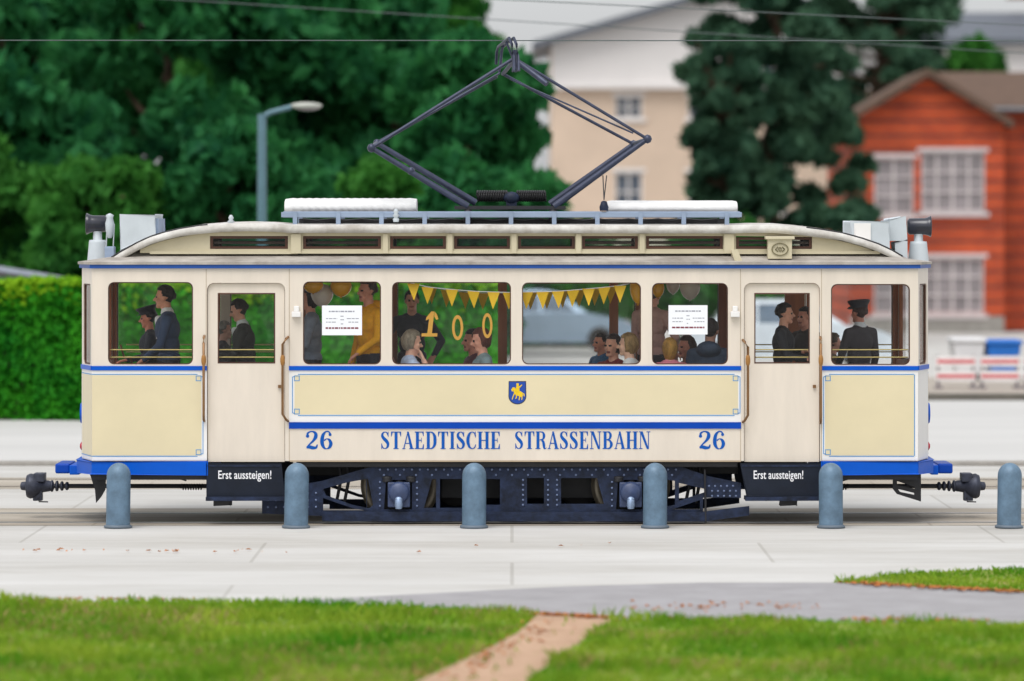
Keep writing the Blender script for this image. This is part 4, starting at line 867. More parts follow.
for dx in (-.025, .025):
    o = Vector((dx, 0, 0)); pts = [Vector(q3(516.5, 71, YC - .66)), Vector(q3(515.5, 56, YC - .6)), Vector(q3(514, 44, YC - .52)), Vector(q3(511.5, 38, YC - .42)), Vector(q3(506, 42.2, YC)), Vector(q3(500.5, 47, YC + .42)), Vector(q3(499, 52, YC + .5)), Vector(q3(498.5, 64, YC + .58))]
    b.tube([p + o for p in pts], .017, 8)
b.tube([q3(506, 41.5, YC - .3), q3(513, 58, YC - .3)], .014, 6); b.tube([q3(503, 43, YC + .3), q3(499, 74, YC + .3)], .014, 6)
b.tube([q3(515, 50, YC - .32), q3(514.5, 72, YC - .32)], .03, 8); b.tube([hN, hF], .022, 8); P('collector_head', b, PANTO, pan)

# running gear --------------------------------------------------------
whl = []
for px in (400, 631):
    for Y, sg in ((45.32, -1), (46.78, 1)):
        c = (PX(px, 45.3), Y, .412); b = MB()
        b.lathe(c, (0, sg, 0), [(.05, .07), (.09, .07), (.1, .03), (.29, .01), (.31, .045), (.33, .05)], 32, 0); w = P('wheel', b, BLACK)
        b = MB(); b.lathe(c, (0, sg, 0), [(.325, -.03), (.325, .055), (.385, .055), (.398, .05), (.402, -.05), (.43, -.06), (.43, -.085), (.33, -.085)], 40, 0); P('tyre', b, TYRE, w)
    b = MB(); b.lathe((PX(px, 45.3), 45.1, .412), (0, 1, 0), [(.06, 0), (.06, 1.9)], 16); P('axle', b, BLACK)
YT = 45.10
def rivets(mb, pts, Y, r=.013):
    for px, py in pts: mb.ball((PX(px, Y), Y, PZ(py, Y)), (r, .012, r), 0, 8)
for Y0, sg in ((YT, 1), (YC + (YC - YT), -1)):
    b = MB(); Yb_ = Y0 + .05 * sg
    def pp(*loops): b.plate([[(PX(x, YT), PZ(y, YT)) for x, y in lp] for lp in loops], lambda x, z: (x, Y0, z), (0, .05 * sg, 0))
    # one continuous riveted frame plate with its openings
    outer = [(262, 491), (322, 481), (372, 466.5), (680, 466.5), (708, 476), (741, 483), (741, 498), (712, 497.5), (703, 498), (703, 511), (706, 520.5), (322, 520.5), (322, 516), (262, 513.5)]
    h1 = [(323, 489), (347, 482.5), (366, 479), (366.5, 508), (352, 505), (326, 495.5)]
    h1b = [(323, 498), (352, 508), (366, 510.6), (323, 510.6)]
    h2 = [(366.8, 479), (368, 479), (373, 505), (370, 508), (366.9, 508)]
    ha = [(386, 480), (412, 480), (412, 509.5), (384, 509.5)]
    h3 = [(432, 479), (436, 479), (436, 508), (424, 508)]
    h4 = [(440, 479), (470, 479), (470, 508), (440, 508)]
    h4b = [(474, 479), (500, 479), (500, 505), (474, 505)]
    h5 = [(527, 478), (544, 478), (544, 504), (527, 504)]
    h6 = [(561, 478), (597, 478), (604, 504), (561, 504)]
    hb = [(618, 480), (643, 480), (645, 509.5), (616, 509.5)]
    h7 = [(662, 479), (675, 481), (675, 505), (655, 509)]
    h8 = [(679, 483), (706, 489), (706, 492), (679, 501)]
    h8b = [(672, 509.5), (700, 500), (700, 509.5)]
    pp(outer, h1, h1b, h2, ha, h3, h4, h4b, h5, h6, hb, h7, h8, h8b)
    rv = [(x, 469.5) for x in range(380, 680, 8)] + [(x, 475) for x in range(384, 680, 16)] + [(x, 513.5) for x in range(330, 700, 11)]
    rv += [(x + 3 * k, 486 + 5 * k + .6 * 0) for k in range(2) for x in range(709, 738, 6)] + [(x, 496) for x in range(712, 740, 6)] + [(x, 493 + 7 * k) for k in range(3) for x in range(268, 318, 8)]
    rv += [(523, y) for y in range(480, 506, 5)] + [(548, y) for y in range(480, 506, 5)] + [(557, y) for y in range(480, 506, 5)] + [(380, y) for y in range(482, 508, 6)] + [(417, y) for y in range(482, 508, 6)] + [(612, y) for y in range(482, 508, 6)] + [(650, y) for y in range(482, 508, 6)]
    for px, py in rv: b.ball((PX(px, YT), Y0 - .004 * sg, PZ(py, YT)), (.013, .012, .013), 1, 8)
    fr = P('truck_frame', b, [NAVY, RIVET], bevel=.006)
    b = MB(); b.plate([[(PX(x, YT), PZ(y, YT)) for x, y in ((322.5, 511.5), (703, 511.5), (749, 506), (749, 515), (706, 521), (322.5, 521))]], lambda x, z: (x, Y0 - .055 * sg, z), (0, .05 * sg, 0)); P('lower_beam', b, NAVY, fr, bevel=.006)
    for px in (399, 630.5):
        c = Vector((PX(px, YT), Y0, PZ(492, YT))); b = MB()
        b.box(c.x - .12, c.x + .12, min(Y0 - .06 * sg, Y0 + .05 * sg), max(Y0 - .06 * sg, Y0 + .05 * sg), PZ(507, YT), PZ(482, YT))
        b.lathe((c.x, Y0 - .06 * sg, c.z), (0, -sg, 0), [(.115, 0), (.11, .05), (.08, .075), (.0, .085)], 22); ax = P('axle_box', b, mat('axle_box_blue', srgb(58, 72, 106), .45, var=.25, scale=8), fr, bevel=.012)
        b = MB(); b.lathe((c.x, Y0 - .13 * sg, PZ(508, YT)), (0, 0, 1), [(.035, 0), (.045, .04), (.04, .11), (.02, .13)], 14); b.ball((c.x, Y0 - .15 * sg, PZ(498, YT)), (.04, .02, .02), n=10); P('oil_cup', b, mat('oil_cup_pale', srgb(150, 170, 200), .35, metal=.5), ax)
        for dx in (-.16, .16):
            b = MB(); b.lathe((c.x + dx * .8, Y0 + .02 * sg, PZ(482, YT)), (0, 0, 1), [(.05, 0), (.06, .015), (.05, .03), (.06, .045), (.05, .06), (.03, .065)], 14)
            P('spring', b, BLACK, fr)
b = MB(); b.box(PX(296), PX(738), YN + .05, YN + .12, PZ(467.5), PZ(462)); b.box(PX(296), PX(738), YF - .12, YF - .05, PZ(467.5), PZ(462)); b.box(PX(440), PX(600), YC - .5, YC + .5, .25, .62)
b.box(PX(300), PX(736), YC - .8, YC + .8, PZ(463.5), PZ(461)); b.box(PX(675), PX(740), YC - .6, YC + .5, .52, .66); b.box(PX(302), PX(362), YC - .2, YC + .5, .48, .66); P('underframe', b, BLACK, bevel=.01)
for px in (455, 580): b = MB(); b.lathe((PX(px), YC - .45, .42), (0, 1, 0), [(.0, 0), (.24, .01), (.26, .05), (.26, .85), (.24, .9), (0, .9)], 24); P('motor', b, BLACK)
for px in (338, 346, 690, 700): b = MB(); b.tube([(PX(px), YC - .7, PZ(463)), (PX(px + 2), YC - .72, PZ(480)), (PX(px - 3), YC - .7, PZ(505))], .018, 6); P('brake_rod', b, BLACK)
b = MB(); b.tube([(PX(705), YN + .06, PZ(470)), (PX(706), YN + .05, PZ(523))], .012, 6); P('brake_rod', b, BLACK)
# step boards with their white warning
def txt_mesh(s, mb, txt, x0, x1, ybase, ytop, d):
    cu = bpy.data.curves.new('t', 'FONT'); cu.body = txt; cu.offset = .008; cu.resolution_u = 3
    o = bpy.data.objects.new('t', cu); COL.objects.link(o); dg = bpy.context.evaluated_depsgraph_get(); me = o.evaluated_get(dg).to_mesh()
    v = [tuple(p.co) for p in me.vertices]; f = [tuple(p.vertices) for p in me.polygons]
    xa, xb = min(p[0] for p in v), max(p[0] for p in v); za, zb2 = 0, max(p[1] for p in v)
    mb.add([s.at(PX(x0) + (p[0] - xa) / (xb - xa) * (PX(x1) - PX(x0)), PZ(ybase) + p[1] / zb2 * (PZ(ytop) - PZ(ybase)), d) for p in v], f)
    o.evaluated_get(dg).to_mesh_clear(); bpy.data.objects.remove(o); bpy.data.curves.remove(cu)
for k, (lp, tx, tray) in enumerate((([(207, 464), (281, 464), (284.5, 497), (207, 497)], (218.5, 271.5), (206.5, 286)), ([(741, 464), (820, 464), (821, 496), (747, 496)], (753.5, 803), (745, 822)))):
    for s in (near, far):
        b = MB(); s.plate(b, [L(lp)], .03, .04); st_ = P('step_board', b, BOARD, bevel=.008); st_near = st_ if s is near else st_near
        b = MB(); s.box(b, PX(tray[0]), PX(tray[1]), PZ(500.2), PZ(496.5), .1, .3); P('step_tread', b, NAVY, st_, bevel=.008)
        b = MB(); s.box(b, PX(lp[0][0] + 1), PX(lp[1][0] - 1), PZ(466.5), PZ(465), .04, .009); P('step_edge', b, NAVY, st_)
        b = MB(); a_ = 214 if k == 0 else 781; s.box(b, PX(a_), PX(a_ + 16), PZ(505.5), PZ(500.5), -.05, .15); P('step_bracket', b, BLACK, st_, bevel=.01)
    b = MB(); txt_mesh(near, b, 'Erst aussteigen!', *tx, 478.6, 470.2, .0325); P('warning_lettering', b, mat('letter_white', srgb(240, 240, 244), .5, var=.02), st_near)
# blue bumpers, skirts, couplers
for sx, xin, xe, x58, rod0, hd in ((-1, 207, 92, 58, 207, 40), (1, 822, 918, 950, 822, 966)):
    Xi, Xe, Xb = PX(xin), PX(xe), PX(x58, YC)
    pl = [(Xi, YN - .03), (Xe, YN - .03), (Xe + sx * .21, YA - .1), (Xe + sx * .21, YB + .1), (Xe, YF + .03), (Xi, YF + .03)]
    b = MB(); b.plate([pl], lambda x, y: (x, y, PZ(474.2)), (0, 0, PZ(461.9) - PZ(474.2))); bm_ = P('bumper', b, BLUE, bevel=.012)
    b = MB(); xs_ = sorted((Xe + sx * .2, Xb - sx * .17)); b.box(*xs_, YC - .42, YC + .42, PZ(472.5, YC), PZ(463, YC)); P('buffer_beam', b, BLUE, bm_, bevel=.01)
    b = MB(); xs_ = sorted((Xb - sx * .165, Xb)); b.box(*xs_, YC - .3, YC + .3, PZ(472, YC), PZ(462, YC)); P('buffer', b, DBLUE, bm_, bevel=.02)
    b = MB(); xs_ = sorted((Xi - sx * 0, Xe + sx * .0)); b.box(*xs_, YN + .05, YF - .05, PZ(480), PZ(474.4)); P('underframe', b, BLACK)
    for Y in (YN + .25, YF - .3):
        b = MB()
        if sx < 0: b.pixplate([[(90, 474.5), (106, 474.5), (105, 490), (101, 497), (96, 503), (95, 490)]], Y, Y + .04)
        else: b.pixplate([[(893, 474.5), (921, 474.5), (921, 501.5), (897, 494), (893, 489)], [(897, 481), (915, 487), (915, 489), (897, 485)], [(898, 489), (914.5, 493), (914.5, 495), (900, 492)]], Y, Y + .04)
        P('track_guard', b, BLACK)
    cp = MB(); xr, xh = PX(rod0, YC), PX(hd, YC); zc_ = PZ(486, YC); cp.tube([(xr, YC, zc_), (xh, YC, zc_)], .024, 8); co = P('coupler_bar', cp, BLACK)
    b = MB()
    for k in range(4): b.lathe((PX(hd - sx * (12 + 5 * k), YC), YC, zc_), (sx, 0, 0), [(.03, -.02), (.065 - .006 * k, -.012), (.065 - .006 * k, .012), (.03, .02)], 14)
    b.lathe((PX(hd - sx * 14, YC), YC, zc_), (sx, 0, 0), [(.04, 0), (.06, .05), (.07, .12), (.1, .16), (.13, .2), (.14, .26), (.12, .3), (.05, .31), (.045, .36), (.02, .37)], 18)
    b.box(PX(hd, YC) - .06, PX(hd, YC) + .06, YC - .1, YC + .1, zc_ + .05, zc_ + .145); b.box(PX(hd + sx * 2, YC) - .05, PX(hd + sx * 2, YC) + .05, YC - .06, YC + .06, zc_ - .16, zc_ - .05)
    P('coupler_head', b, mat('coupler_iron', srgb(62, 66, 80), .5, metal=.4, var=.4, scale=12), co, bevel=.008)
    b = MB(); x = PX(hd, YC); b.tube([(x, YC - .1, zc_ - .12), (x, YC - .1, PZ(501, YC)), (x + .1 * -sx * (1 if sx > 0 else -1) * -1, YC - .1, PZ(501.3, YC))], .008, 6); P('coupler_pin', b, BLACK, co)
    b = MB(); pts = [(PX(xin + sx * (4 + 22 * k / 60), YC - .3), YC - .3 + .03 * math.cos(k * .9), PZ(485, YC) + .03 * math.sin(k * .9)) for k in range(61)]; b.tube(pts, .008, 5); b.tube([(PX(xin + sx * 26), YC - .3, PZ(485)), (PX(xin + sx * 46), YC - .3, PZ(479))], .008, 5); P('coil_spring', b, BLACK)
# end lamps on the fronts
for sx, xx in ((-1, flx), (1, frx)):
    b = MB(); b.lathe((xx, YC, PZ(413, YC)), (sx, 0, 0), [(.12, 0), (.12, .045), (.108, .065), (.09, .065), (.08, .05), (.0, .045)], 28); hl_ = P('end_lamp', b, BLUE)
    b = MB(); b.lathe((xx + sx * .052, YC, PZ(413, YC)), (sx, 0, 0), [(.079, 0), (.0, .012)], 20); P('lens', b, PALEPANE, hl_)
    for yy in (YA + .08, YB - .08): b = MB(); b.lathe((xx, yy, PZ(446, yy)), (sx, 0, 0), [(.045, 0), (.045, .015), (.02, .03), (.0, .03)], 18); P('tail_lamp', b, mat('red_lens', srgb(190, 20, 60), .2), None)
# driver's stand on the left platform
b = MB(); x = PX(132, YC); b.box(x - .16, x + .16, YC - .3, YC + .3, PZ(453), PZ(376)); b.lathe((x, YC, PZ(375.9)), (0, 0, 1), [(.16, 0), (.16, .05), (.1, .09), (.02, .09)], 20); cs = P('controller', b, BLACK, bevel=.02)
b = MB(); b.tube([(x, YC, PZ(366)), (x - .02, YC - .05, PZ(360)), (PX(126, YC), YC - .2, PZ(357, YC)), (PX(122, YC), YC - .2, PZ(344, YC))], .013, 8); P('crank', b, BRASS, cs)
# ------------------------------------------------------------------ things inside the tram
# bunting
def bunting(pts, Y, label, seed):
    r = empty('bunting', (PX(515, Y), Y, PZ(283, Y)), label, 'bunting', 'bunting inside the tram'); rr = random.Random(seed)
    b = MB(); b.tube([(PX(405 if seed == 1 else 398, Y), Y, PZ(281, Y))] + [(PX(x, Y), Y, PZ(y, Y)) for x, y in pts] + [(PX(640, Y), Y, PZ(281, Y))], .005, 6); b.build('string', PAPER, r)
    for x, y in pts:
        b = MB(); t = rr.uniform(-.06, .06); h = 17.2; w = 6.3
        p = [Vector((PX(x - w, Y), Y - .004, PZ(y, Y))), Vector((PX(x + w, Y), Y - .004, PZ(y, Y))), Vector((PX(x + rr.uniform(-.8, .8), Y), Y + t, PZ(y + h, Y)))]
        q = [v + Vector((0, .006, 0)) for v in p]; b.add(p + q, [(0, 1, 2), (5, 4, 3), (0, 3, 4, 1), (1, 4, 5, 2), (2, 5, 3, 0)]); b.build('pennant', PENN, r)
bunting([(413.5, 283.5), (427.8, 287), (452, 289.4), (473.6, 291.2), (493.7, 292), (509, 292.4), (527, 292), (542.5, 291.8), (558, 291.2), (573, 290), (588.6, 288.6), (604, 287.2), (620, 285.6)], YN + .078, 'string of bright yellow pennants along the near tram windows', 1)
bunting([(431, 287), (447, 290), (465, 292), (483, 293), (515, 293), (531, 292.5), (547, 292), (562, 291), (579, 290), (595, 288.5), (611, 286.5)], YF - .3, 'second string of yellow pennants, shaded, along the far windows', 2)
# gold digits stuck on the window
def digit(kind, x0, y0, x1, y1, label, Y=YN + .045, skew=0):
    b = MB(); f = lambda x, y: (PX(x0 + (x1 - x0) * x + skew * (1 - y), Y), PZ(y0 + (y1 - y0) * y, Y))
    if kind == '0':
        o = [f(.5 + .5 * math.cos(R(a)), .5 + .5 * math.sin(R(a))) for a in range(0, 360, 15)]; i_ = [f(.5 + .27 * math.cos(R(a)), .5 + .36 * math.sin(R(a))) for a in range(0, 360, 15)]
        b.plate([o, i_], lambda x, z: (x, Y, z), (0, .008, 0))
    else:
        b.plate([[f(*p) for p in ((0, 1), (0, .87), (.34, .87), (.40, .3), (.2, .36), (.22, .24), (.5, 0), (.68, 0), (.62, .87), (.95, .87), (.95, 1))]], lambda x, z: (x, Y, z), (0, .008, 0))
        b.plate([[f(*p) for p in ((.7, .0), (.86, .12), (.96, .3), (.84, .34), (.70, .2))]], lambda x, z: (x, Y, z), (0, .008, 0))
    tag(b.build('gold_digit', GOLD, org=(PX((x0 + x1) / 2), Y, PZ(y1))), label, 'number', 'gold digits on the second window')
digit('1', 421.5, 311.5, 438, 336.5, 'gold card digit one, stuck on the second tram window', skew=1.5)
digit('0', 452, 315, 463.2, 340.2, 'gold card zero in the middle of the second tram window')
digit('0', 482.2, 313, 492.5, 338.2, 'gold card zero closest to the window post, in front of the brown haired woman')
# notices
for x0, x1, y0, y1, lab in ((322, 362, 305.5, 335.2, 'white printed notice sheet on the first tram window, beside the yellow jacket'), (668.5, 707.5, 305.2, 334.5, 'white printed notice sheet on the fourth tram window, above the dark hooded jacket')):
    Y = YN + .006; b = MB(); b.pixbox(x0, x1, y0, y1, Y, Y + .004); w, h = x1 - x0, y1 - y0
    def line(u0, u1, v, t, m):                     # a line of small print: short dashes like words
        u = u0
        while u < u1 - .01:
            e = min(u1, u + rnd.uniform(.03, .11)); b.pixbox(x0 + w * u, x0 + w * e, y0 + h * (v - t), y0 + h * (v + t), Y - .001, Y - .0002, m); u = e + .018
    line(.17, .83, .2, .022, 1)
    for u0, u1, v in ((.1, .38, .44), (.1, .36, .56), (.62, .92, .44), (.66, .92, .56), (.46, .54, .36), (.46, .55, .48), (.47, .53, .62)): line(u0, u1, v, .014, 1)
    line(.09, .92, .76, .028, 2)
    tag(b.build('notice', [PAPER, INK, INKR], org=(PX(x0), Y, PZ(y1))), lab, 'notice', 'notices on the tram windows')
# balloons
BG, BW = mat('balloon_gold', srgb(224, 164, 24), .25, var=.05, coat=.3), mat('balloon_pearl', srgb(206, 198, 186), .25, var=.05, coat=.3)
for px, py, rx, ry, Y, m, lab in ((313, 286, 10.5, 7.5, 45.5, BG, 'gold balloon at the top left corner of the first window'), (322, 295.5, 11.5, 11.5, 45.7, BW, 'pearl balloon beneath the gold ones in the first window'),
        (341, 287.5, 11, 9.5, 45.6, BG, 'gold balloon above the notice in the first window'), (638, 290, 8.5, 14, 45.4, BG, 'gold balloon behind the post between third and fourth windows'),
        (658, 289, 6.5, 9, 45.9, BG, 'small gold balloon at the top left corner of the fourth window'), (690, 289, 10.5, 11, 46.0, BW, 'pearl balloon above the notice in the fourth window'), (673, 286, 7, 8, 46.5, BW, 'small pearl balloon between gold balloon and post in the fourth window')):
    k = Y / FPX; c = Vector((PX(px, Y), Y, PZ(py, Y))); r = empty('balloon', c, lab, 'balloon', 'balloons under the tram ceiling')
    b = MB(); rx *= k; ry *= k; pr = [(0, -1), (.1, -.99), (.35, -.9), (.62, -.68), (.85, -.35), (.98, .05), (.97, .35), (.8, .68), (.5, .9), (.2, .985), (0, 1)]
    b.lathe(c, (0, 0, 1), [(a * rx, h * ry) for a, h in pr], 22); b.build('skin', m, r)
    b = MB(); b.lathe(c + Vector((0, 0, -ry * 1.1)), (0, 0, 1), [(.018, 0), (.004, ry * .1)], 8); b.build('knot', m, r)

# ------------------------------------------------------------------ people
def caps_mesh(mb, a, e, ra, rb, n=12):
    a, e = Vector(a), Vector(e); t = (e - a); l = t.length or 1e-4; t = t / l; pr = []
    for k in range(5): q = R(-90 + 90 * k / 4); pr.append((ra * math.cos(q), ra * math.sin(q)))
    for k in range(5): q = R(90 * k / 4); pr.append((rb * math.cos(q), l + rb * math.sin(q)))
    mb.lathe(a, t, pr, n)
PM = {}
def pm(c, rough=.75):
    if c not in PM: PM[c] = mat('cloth_%02x%02x%02x' % c, srgb(*[min(255, int(v * 1.1 + 6)) for v in c]), rough, var=.18, scale=14, bump=.3, bscale=18)
    return PM[c]
SHOE = (30, 28, 28)
def person(px, top, Y, facing, label, coat, trousers=(38, 40, 50), shirt=None, hair=(30, 24, 22), skin=(196, 146, 120), seated=False, floor=None, arms=('down', 'down'), lean=0, nod=0, turn=0,
           style='short', cap=False, scale=1.0, sleeve='long', hood=False, group=None):
    fl = PZ(446) if floor is None else floor; zt = PZ(top, Y); s = (zt - fl) / 1.75 if not seated else scale
    if seated: pel = zt - .83 * s - fl; s_ = s
    else: pel = .95 * s
    prim = []                                      # (kind, data, tag): local forward +X, left +Y
    dz = pel - .95 * s
    def C(a, e, ra, rb, t): prim.append(('c', Vector(a) * s + Vector((0, 0, dz)), Vector(e) * s + Vector((0, 0, dz)), ra * s, rb * s, t))
    def E(c, r, t): prim.append(('e', Vector(c) * s + Vector((0, 0, dz)), Vector(r) * s, None, None, t))
    ln_ = math.tan(R(lean)); up_ = lambda x, y, z: (x + (z - .95) * ln_, y, z)
    # torso
    E(up_(0, 0, .96), (.125, .175, .13), 'trousers'); E(up_(0, 0, 1.12), (.125, .162, .15), 'coat'); E(up_(.005, 0, 1.29), (.14, .185, .17), 'coat'); C(up_(-.01, .14, 1.395), up_(-.01, -.14, 1.395), .07, .07, 'coat'); C(up_(-.01, .05, 1.41), up_(-.01, -.05, 1.41), .085, .085, 'coat')
    E(up_(0, 0, .98), (.13, .178, .1), 'coat')
    if shirt:
        C(up_(.0, .012, 1.465), up_(.0, -.012, 1.465), .072, .072, 'shirt'); C(up_(.10, 0, 1.4), up_(.112, 0, 1.2), .04, .02, 'shirt')
    if hood: E(up_(-.09, 0, 1.45), (.1, .13, .085), 'coat')
    # head
    nk = Vector(up_(.0, 0, 1.44)); hc = Vector(up_(.03, 0, 1.635)); C(nk, hc - Vector((.015, 0, .05)), .058, .054, 'skin')
    rot = Matrix.Rotation(R(turn), 3, 'Z') @ Matrix.Rotation(R(nod), 3, 'Y')
    def hp(x, y, z): return tuple(hc + rot @ Vector((x, y, z)))
    E(hp(-.012, 0, .03), (.092, .074, .088), 'skin'); E(hp(.02, 0, -.035), (.07, .06, .085), 'skin'); C(hp(.062, .018, -.098), hp(.062, -.018, -.098), .022, .022, 'skin')
    C(hp(.082, 0, .008), hp(.108, 0, -.03), .008, .015, 'skin'); C(hp(.075, .03, .022), hp(.075, -.03, .022), .012, .012, 'skin')
    for q in (1, -1):
        E(hp(-.008, q * .076, -.005), (.022, .01, .032), 'skin'); E(hp(.079, q * .03, .003), (.008, .013, .008), 'eye'); E(hp(.06, q * .045, -.03), (.02, .018, .022), 'skin')
    C(hp(.083, .018, -.066), hp(.083, -.018, -.066), .008, .008, 'lip')
    # legs
    for q in (1, -1):
        if seated:
            kz = .02; h_ = (0, q * .09, .93); kn = (.43, q * .11, .95 + kz); an = (.45, q * .11, max(.95 - (pel / s) + .09, .4)); an = (.42, q * .11, .95 - pel / s + .09)
        else: h_ = (0, q * .09, .93); kn = (.02, q * .095, .5); an = (-.01, q * .1, .09)
        C(h_, kn, .09, .062, 'trousers'); C(kn, an, .06, .042, 'trousers'); a_ = Vector(an); C(a_ + Vector((-.03, 0, -.045)), a_ + Vector((.15, q * .02, -.055)), .042, .034, 'shoe')
    # arms and hands
    AR = {'down': ((.0, .05, -.29), (.07, .05, -.53)), 'fwd': ((.08, .05, -.26), (.3, .0, -.3)), 'low': ((.06, .06, -.27), (.24, -.03, -.42)), 'face': ((.24, .02, -.2), (.14, -.07, .04)), 'crossed': ((.06, .06, -.27), (.24, -.13, -.22)),
          'lap': ((.04, .05, -.28), (.26, -.06, -.34)), 'up': ((.2, .06, .05), (.3, .03, .28)), 'reach': ((.2, .04, -.16), (.42, .0, -.14)), 'hip': ((-.08, .16, -.24), (.06, .08, -.4))}
    for q, kind in ((1, arms[0]), (-1, arms[1])):
        e_, w_ = AR[kind]; sh = Vector(up_(-.01, q * .185, 1.395)); el = sh + Vector((e_[0], q * e_[1], e_[2])); wr = sh + Vector((w_[0], q * w_[1], w_[2]))
        C(sh, el, .062, .048, 'coat'); C(el, wr, .046 if sleeve == 'long' else .04, .036 if sleeve == 'long' else .028, 'coat' if sleeve == 'long' else 'skin')
        d = (wr - el).normalized(); sd = d.cross(Vector((0, 0, 1)) if abs(d.z) < .8 else Vector((1, 0, 0))).normalized(); nn = d.cross(sd)
        for k in (-1, 0, 1): C(wr + d * .02 + sd * .018 * k, wr + d * .095 + sd * .024 * k, .018, .016, 'skin')
        for k, ll in ((-1.5, .055), (-.5, .075), (.5, .08), (1.5, .07)):
            r0 = wr + d * .1 + sd * .0185 * k; m1 = r0 + d * ll * .5 + sd * .003 * k + nn * .008; C(r0, m1, .0095, .009, 'skin'); C(m1, m1 + d * ll * .4 + nn * .028, .009, .008, 'skin')
        th = wr + d * .035 + sd * .03; C(th, th + d * .04 + sd * .03 + nn * .012, .013, .011, 'skin'); C(th + d * .04 + sd * .03 + nn * .012, th + d * .075 + sd * .034 + nn * .03, .011, .009, 'skin')
    mb = MB()
    for p in prim:
        if p[0] == 'c': caps_mesh(mb, p[1], p[2], p[3], p[4])
        else: mb.ball(p[1], p[2], n=16)
    me = bpy.data.meshes.new('t'); me.from_pydata(mb.v, [], mb.f); o = bpy.data.objects.new('t', me); COL.objects.link(o)
    rm = o.modifiers.new('r', 'REMESH'); rm.mode = 'VOXEL'; rm.voxel_size = .0085 * s; sm = o.modifiers.new('s', 'SMOOTH'); sm.factor = .5; sm.iterations = 2
    dg = bpy.context.evaluated_depsgraph_get(); nm = bpy.data.meshes.new_from_object(o.evaluated_get(dg)); bpy.data.objects.remove(o); bpy.data.meshes.remove(me)
    nf = len(nm.polygons); ctr = np.empty(nf * 3); nm.polygons.foreach_get('center', ctr); ctr = ctr.reshape(-1, 3)
    best = np.full(nf, 9.); who = np.zeros(nf, int); tags = ['coat', 'trousers', 'skin', 'shirt', 'shoe', 'eye', 'lip']
    for p in prim:
        if p[0] == 'c':
            a, e = np.array(p[1]), np.array(p[2]); ab = e - a; t = np.clip(((ctr - a) @ ab) / max(ab @ ab, 1e-9), 0, 1); d = np.linalg.norm(ctr - a - t[:, None] * ab, axis=1) - (p[3] + (p[4] - p[3]) * t)
        else: d = (np.linalg.norm((ctr - np.array(p[1])) / np.array(p[2]), axis=1) - 1) * min(p[2])
        if p[5] in ('eye', 'lip', 'shirt'): d = d - .004
        k = d < best; best[k] = d[k]; who[k] = tags.index(p[5])
    nm.polygons.foreach_set('use_smooth', [True] * nf)
    nm.materials.clear()
    for c, r_ in ((coat, .75), (trousers, .75), (tuple(min(255, int(v * 1.12 + 8)) for v in skin), .5), (shirt or coat, .6), (SHOE, .4), ((34, 26, 24), .3), ((150, 84, 78), .45)): nm.materials.append(pm(c, r_))
    nm.polygons.foreach_set('material_index', who.astype(np.int32)); nm.name = 'person'; nm.update()
    body = bpy.data.objects.new('person', nm); COL.objects.link(body); body.location = (PX(px, Y), Y, fl); body.rotation_euler = (0, 0, R(facing)); ORG[body.name] = Vector((0, 0, 0))
    tag(body, label, 'person', group)
    # hair
    hm = MB(); rr = random.Random(int(px)); base = Vector((0, 0, dz))
    def hv(x, y, z): return (hc + rot @ Vector((x, y, z))) * s + base
    N = 22; rings = []
    for i in range(N + 1):
        a = math.pi * min(max(i / N, .01), .99); ring = []
        for k in range(30):
            q = 2 * math.pi * k / 30; x, y, z = math.sin(a) * math.cos(q), math.sin(a) * math.sin(q), -math.cos(a)
            front = x > .38 + .08 * noise.noise((y * 4, z * 3, px)); low = ({'short': -.3, 'bob': -.75, 'long': -1.2, 'bald': .3}[style]) if x > -.15 else ({'short': -.5, 'bob': -.85, 'long': -1.2, 'bald': .1}[style])
            hide = (front and z < .52 - .12 * abs(y)) or (z < low)
            if abs(y) > .55 and style == 'short' and z < -.15 and x > -.3: hide = True
            f = .72 if hide else 1.0 + .07 * noise.noise((x * 4, y * 4, z * 4 + px)) + .035 * rr.random()
            zz = .105 if z > 0 else {'short': .11, 'bob': .15, 'long': .2, 'bald': .1}[style]
            ring.append(hv(-.016 + .106 * x * f - (.01 if z < 0 else 0), .089 * y * f * (1.08 if style in ('bob', 'long') and z < 0 else 1), .03 + zz * z * (f if z > 0 else 1)))
        rings.append(ring)
    hm.ring(rings)
    hm.build('hair', mat('hair_%02x%02x%02x' % hair, srgb(*hair), .55, var=.45, scale=30, bump=.8, bscale=60, stretch=(1, 1, .3)), body)
    if cap:
        cm = MB(); ax = (rot @ Vector((.12, 0, 1))).normalized(); cm.lathe(hv(-.01, 0, .055), ax, [(v * s, h * s) for v, h in ((.104, 0), (.106, .035), (.112, .042), (.134, .075), (.136, .085), (.125, .095), (.0, .1))], 28)
        vz = [hv(.08 + .075 * math.cos(R(a)), .09 * math.sin(R(a)), .062 - .02 * math.cos(R(a))) for a in range(-80, 81, 10)]; vi = [hv(.075, .085 * math.sin(R(a)), .07) for a in range(-80, 81, 10)]; n_ = len(vz)
        cm.add(vz + vi + [v - Vector((0, 0, .006)) for v in vz], [(i, i + 1, n_ + i + 1, n_ + i) for i in range(n_ - 1)] + [(2 * n_ + i, n_ + i, n_ + i + 1, 2 * n_ + i + 1) for i in range(n_ - 1)])
        cm.build('cap', mat('cap_navy', srgb(34, 34, 44), .6), body)
    return body
PF = PZ(454)
person(169, 286.5, 45.95, 178, 'man in a navy suit and white collar, standing in the left end window', (44, 62, 92), shirt=(226, 228, 234), floor=PF, arms=('low', 'low'), lean=2, hair=(34, 28, 26), skin=(186, 130, 104))
person(150, 309, 46.55, 184, 'driver in a dark peaked cap, half hidden behind the navy suit', (36, 42, 54), floor=PF, cap=True, arms=('low', 'fwd'), skin=(190, 118, 92), nod=8)
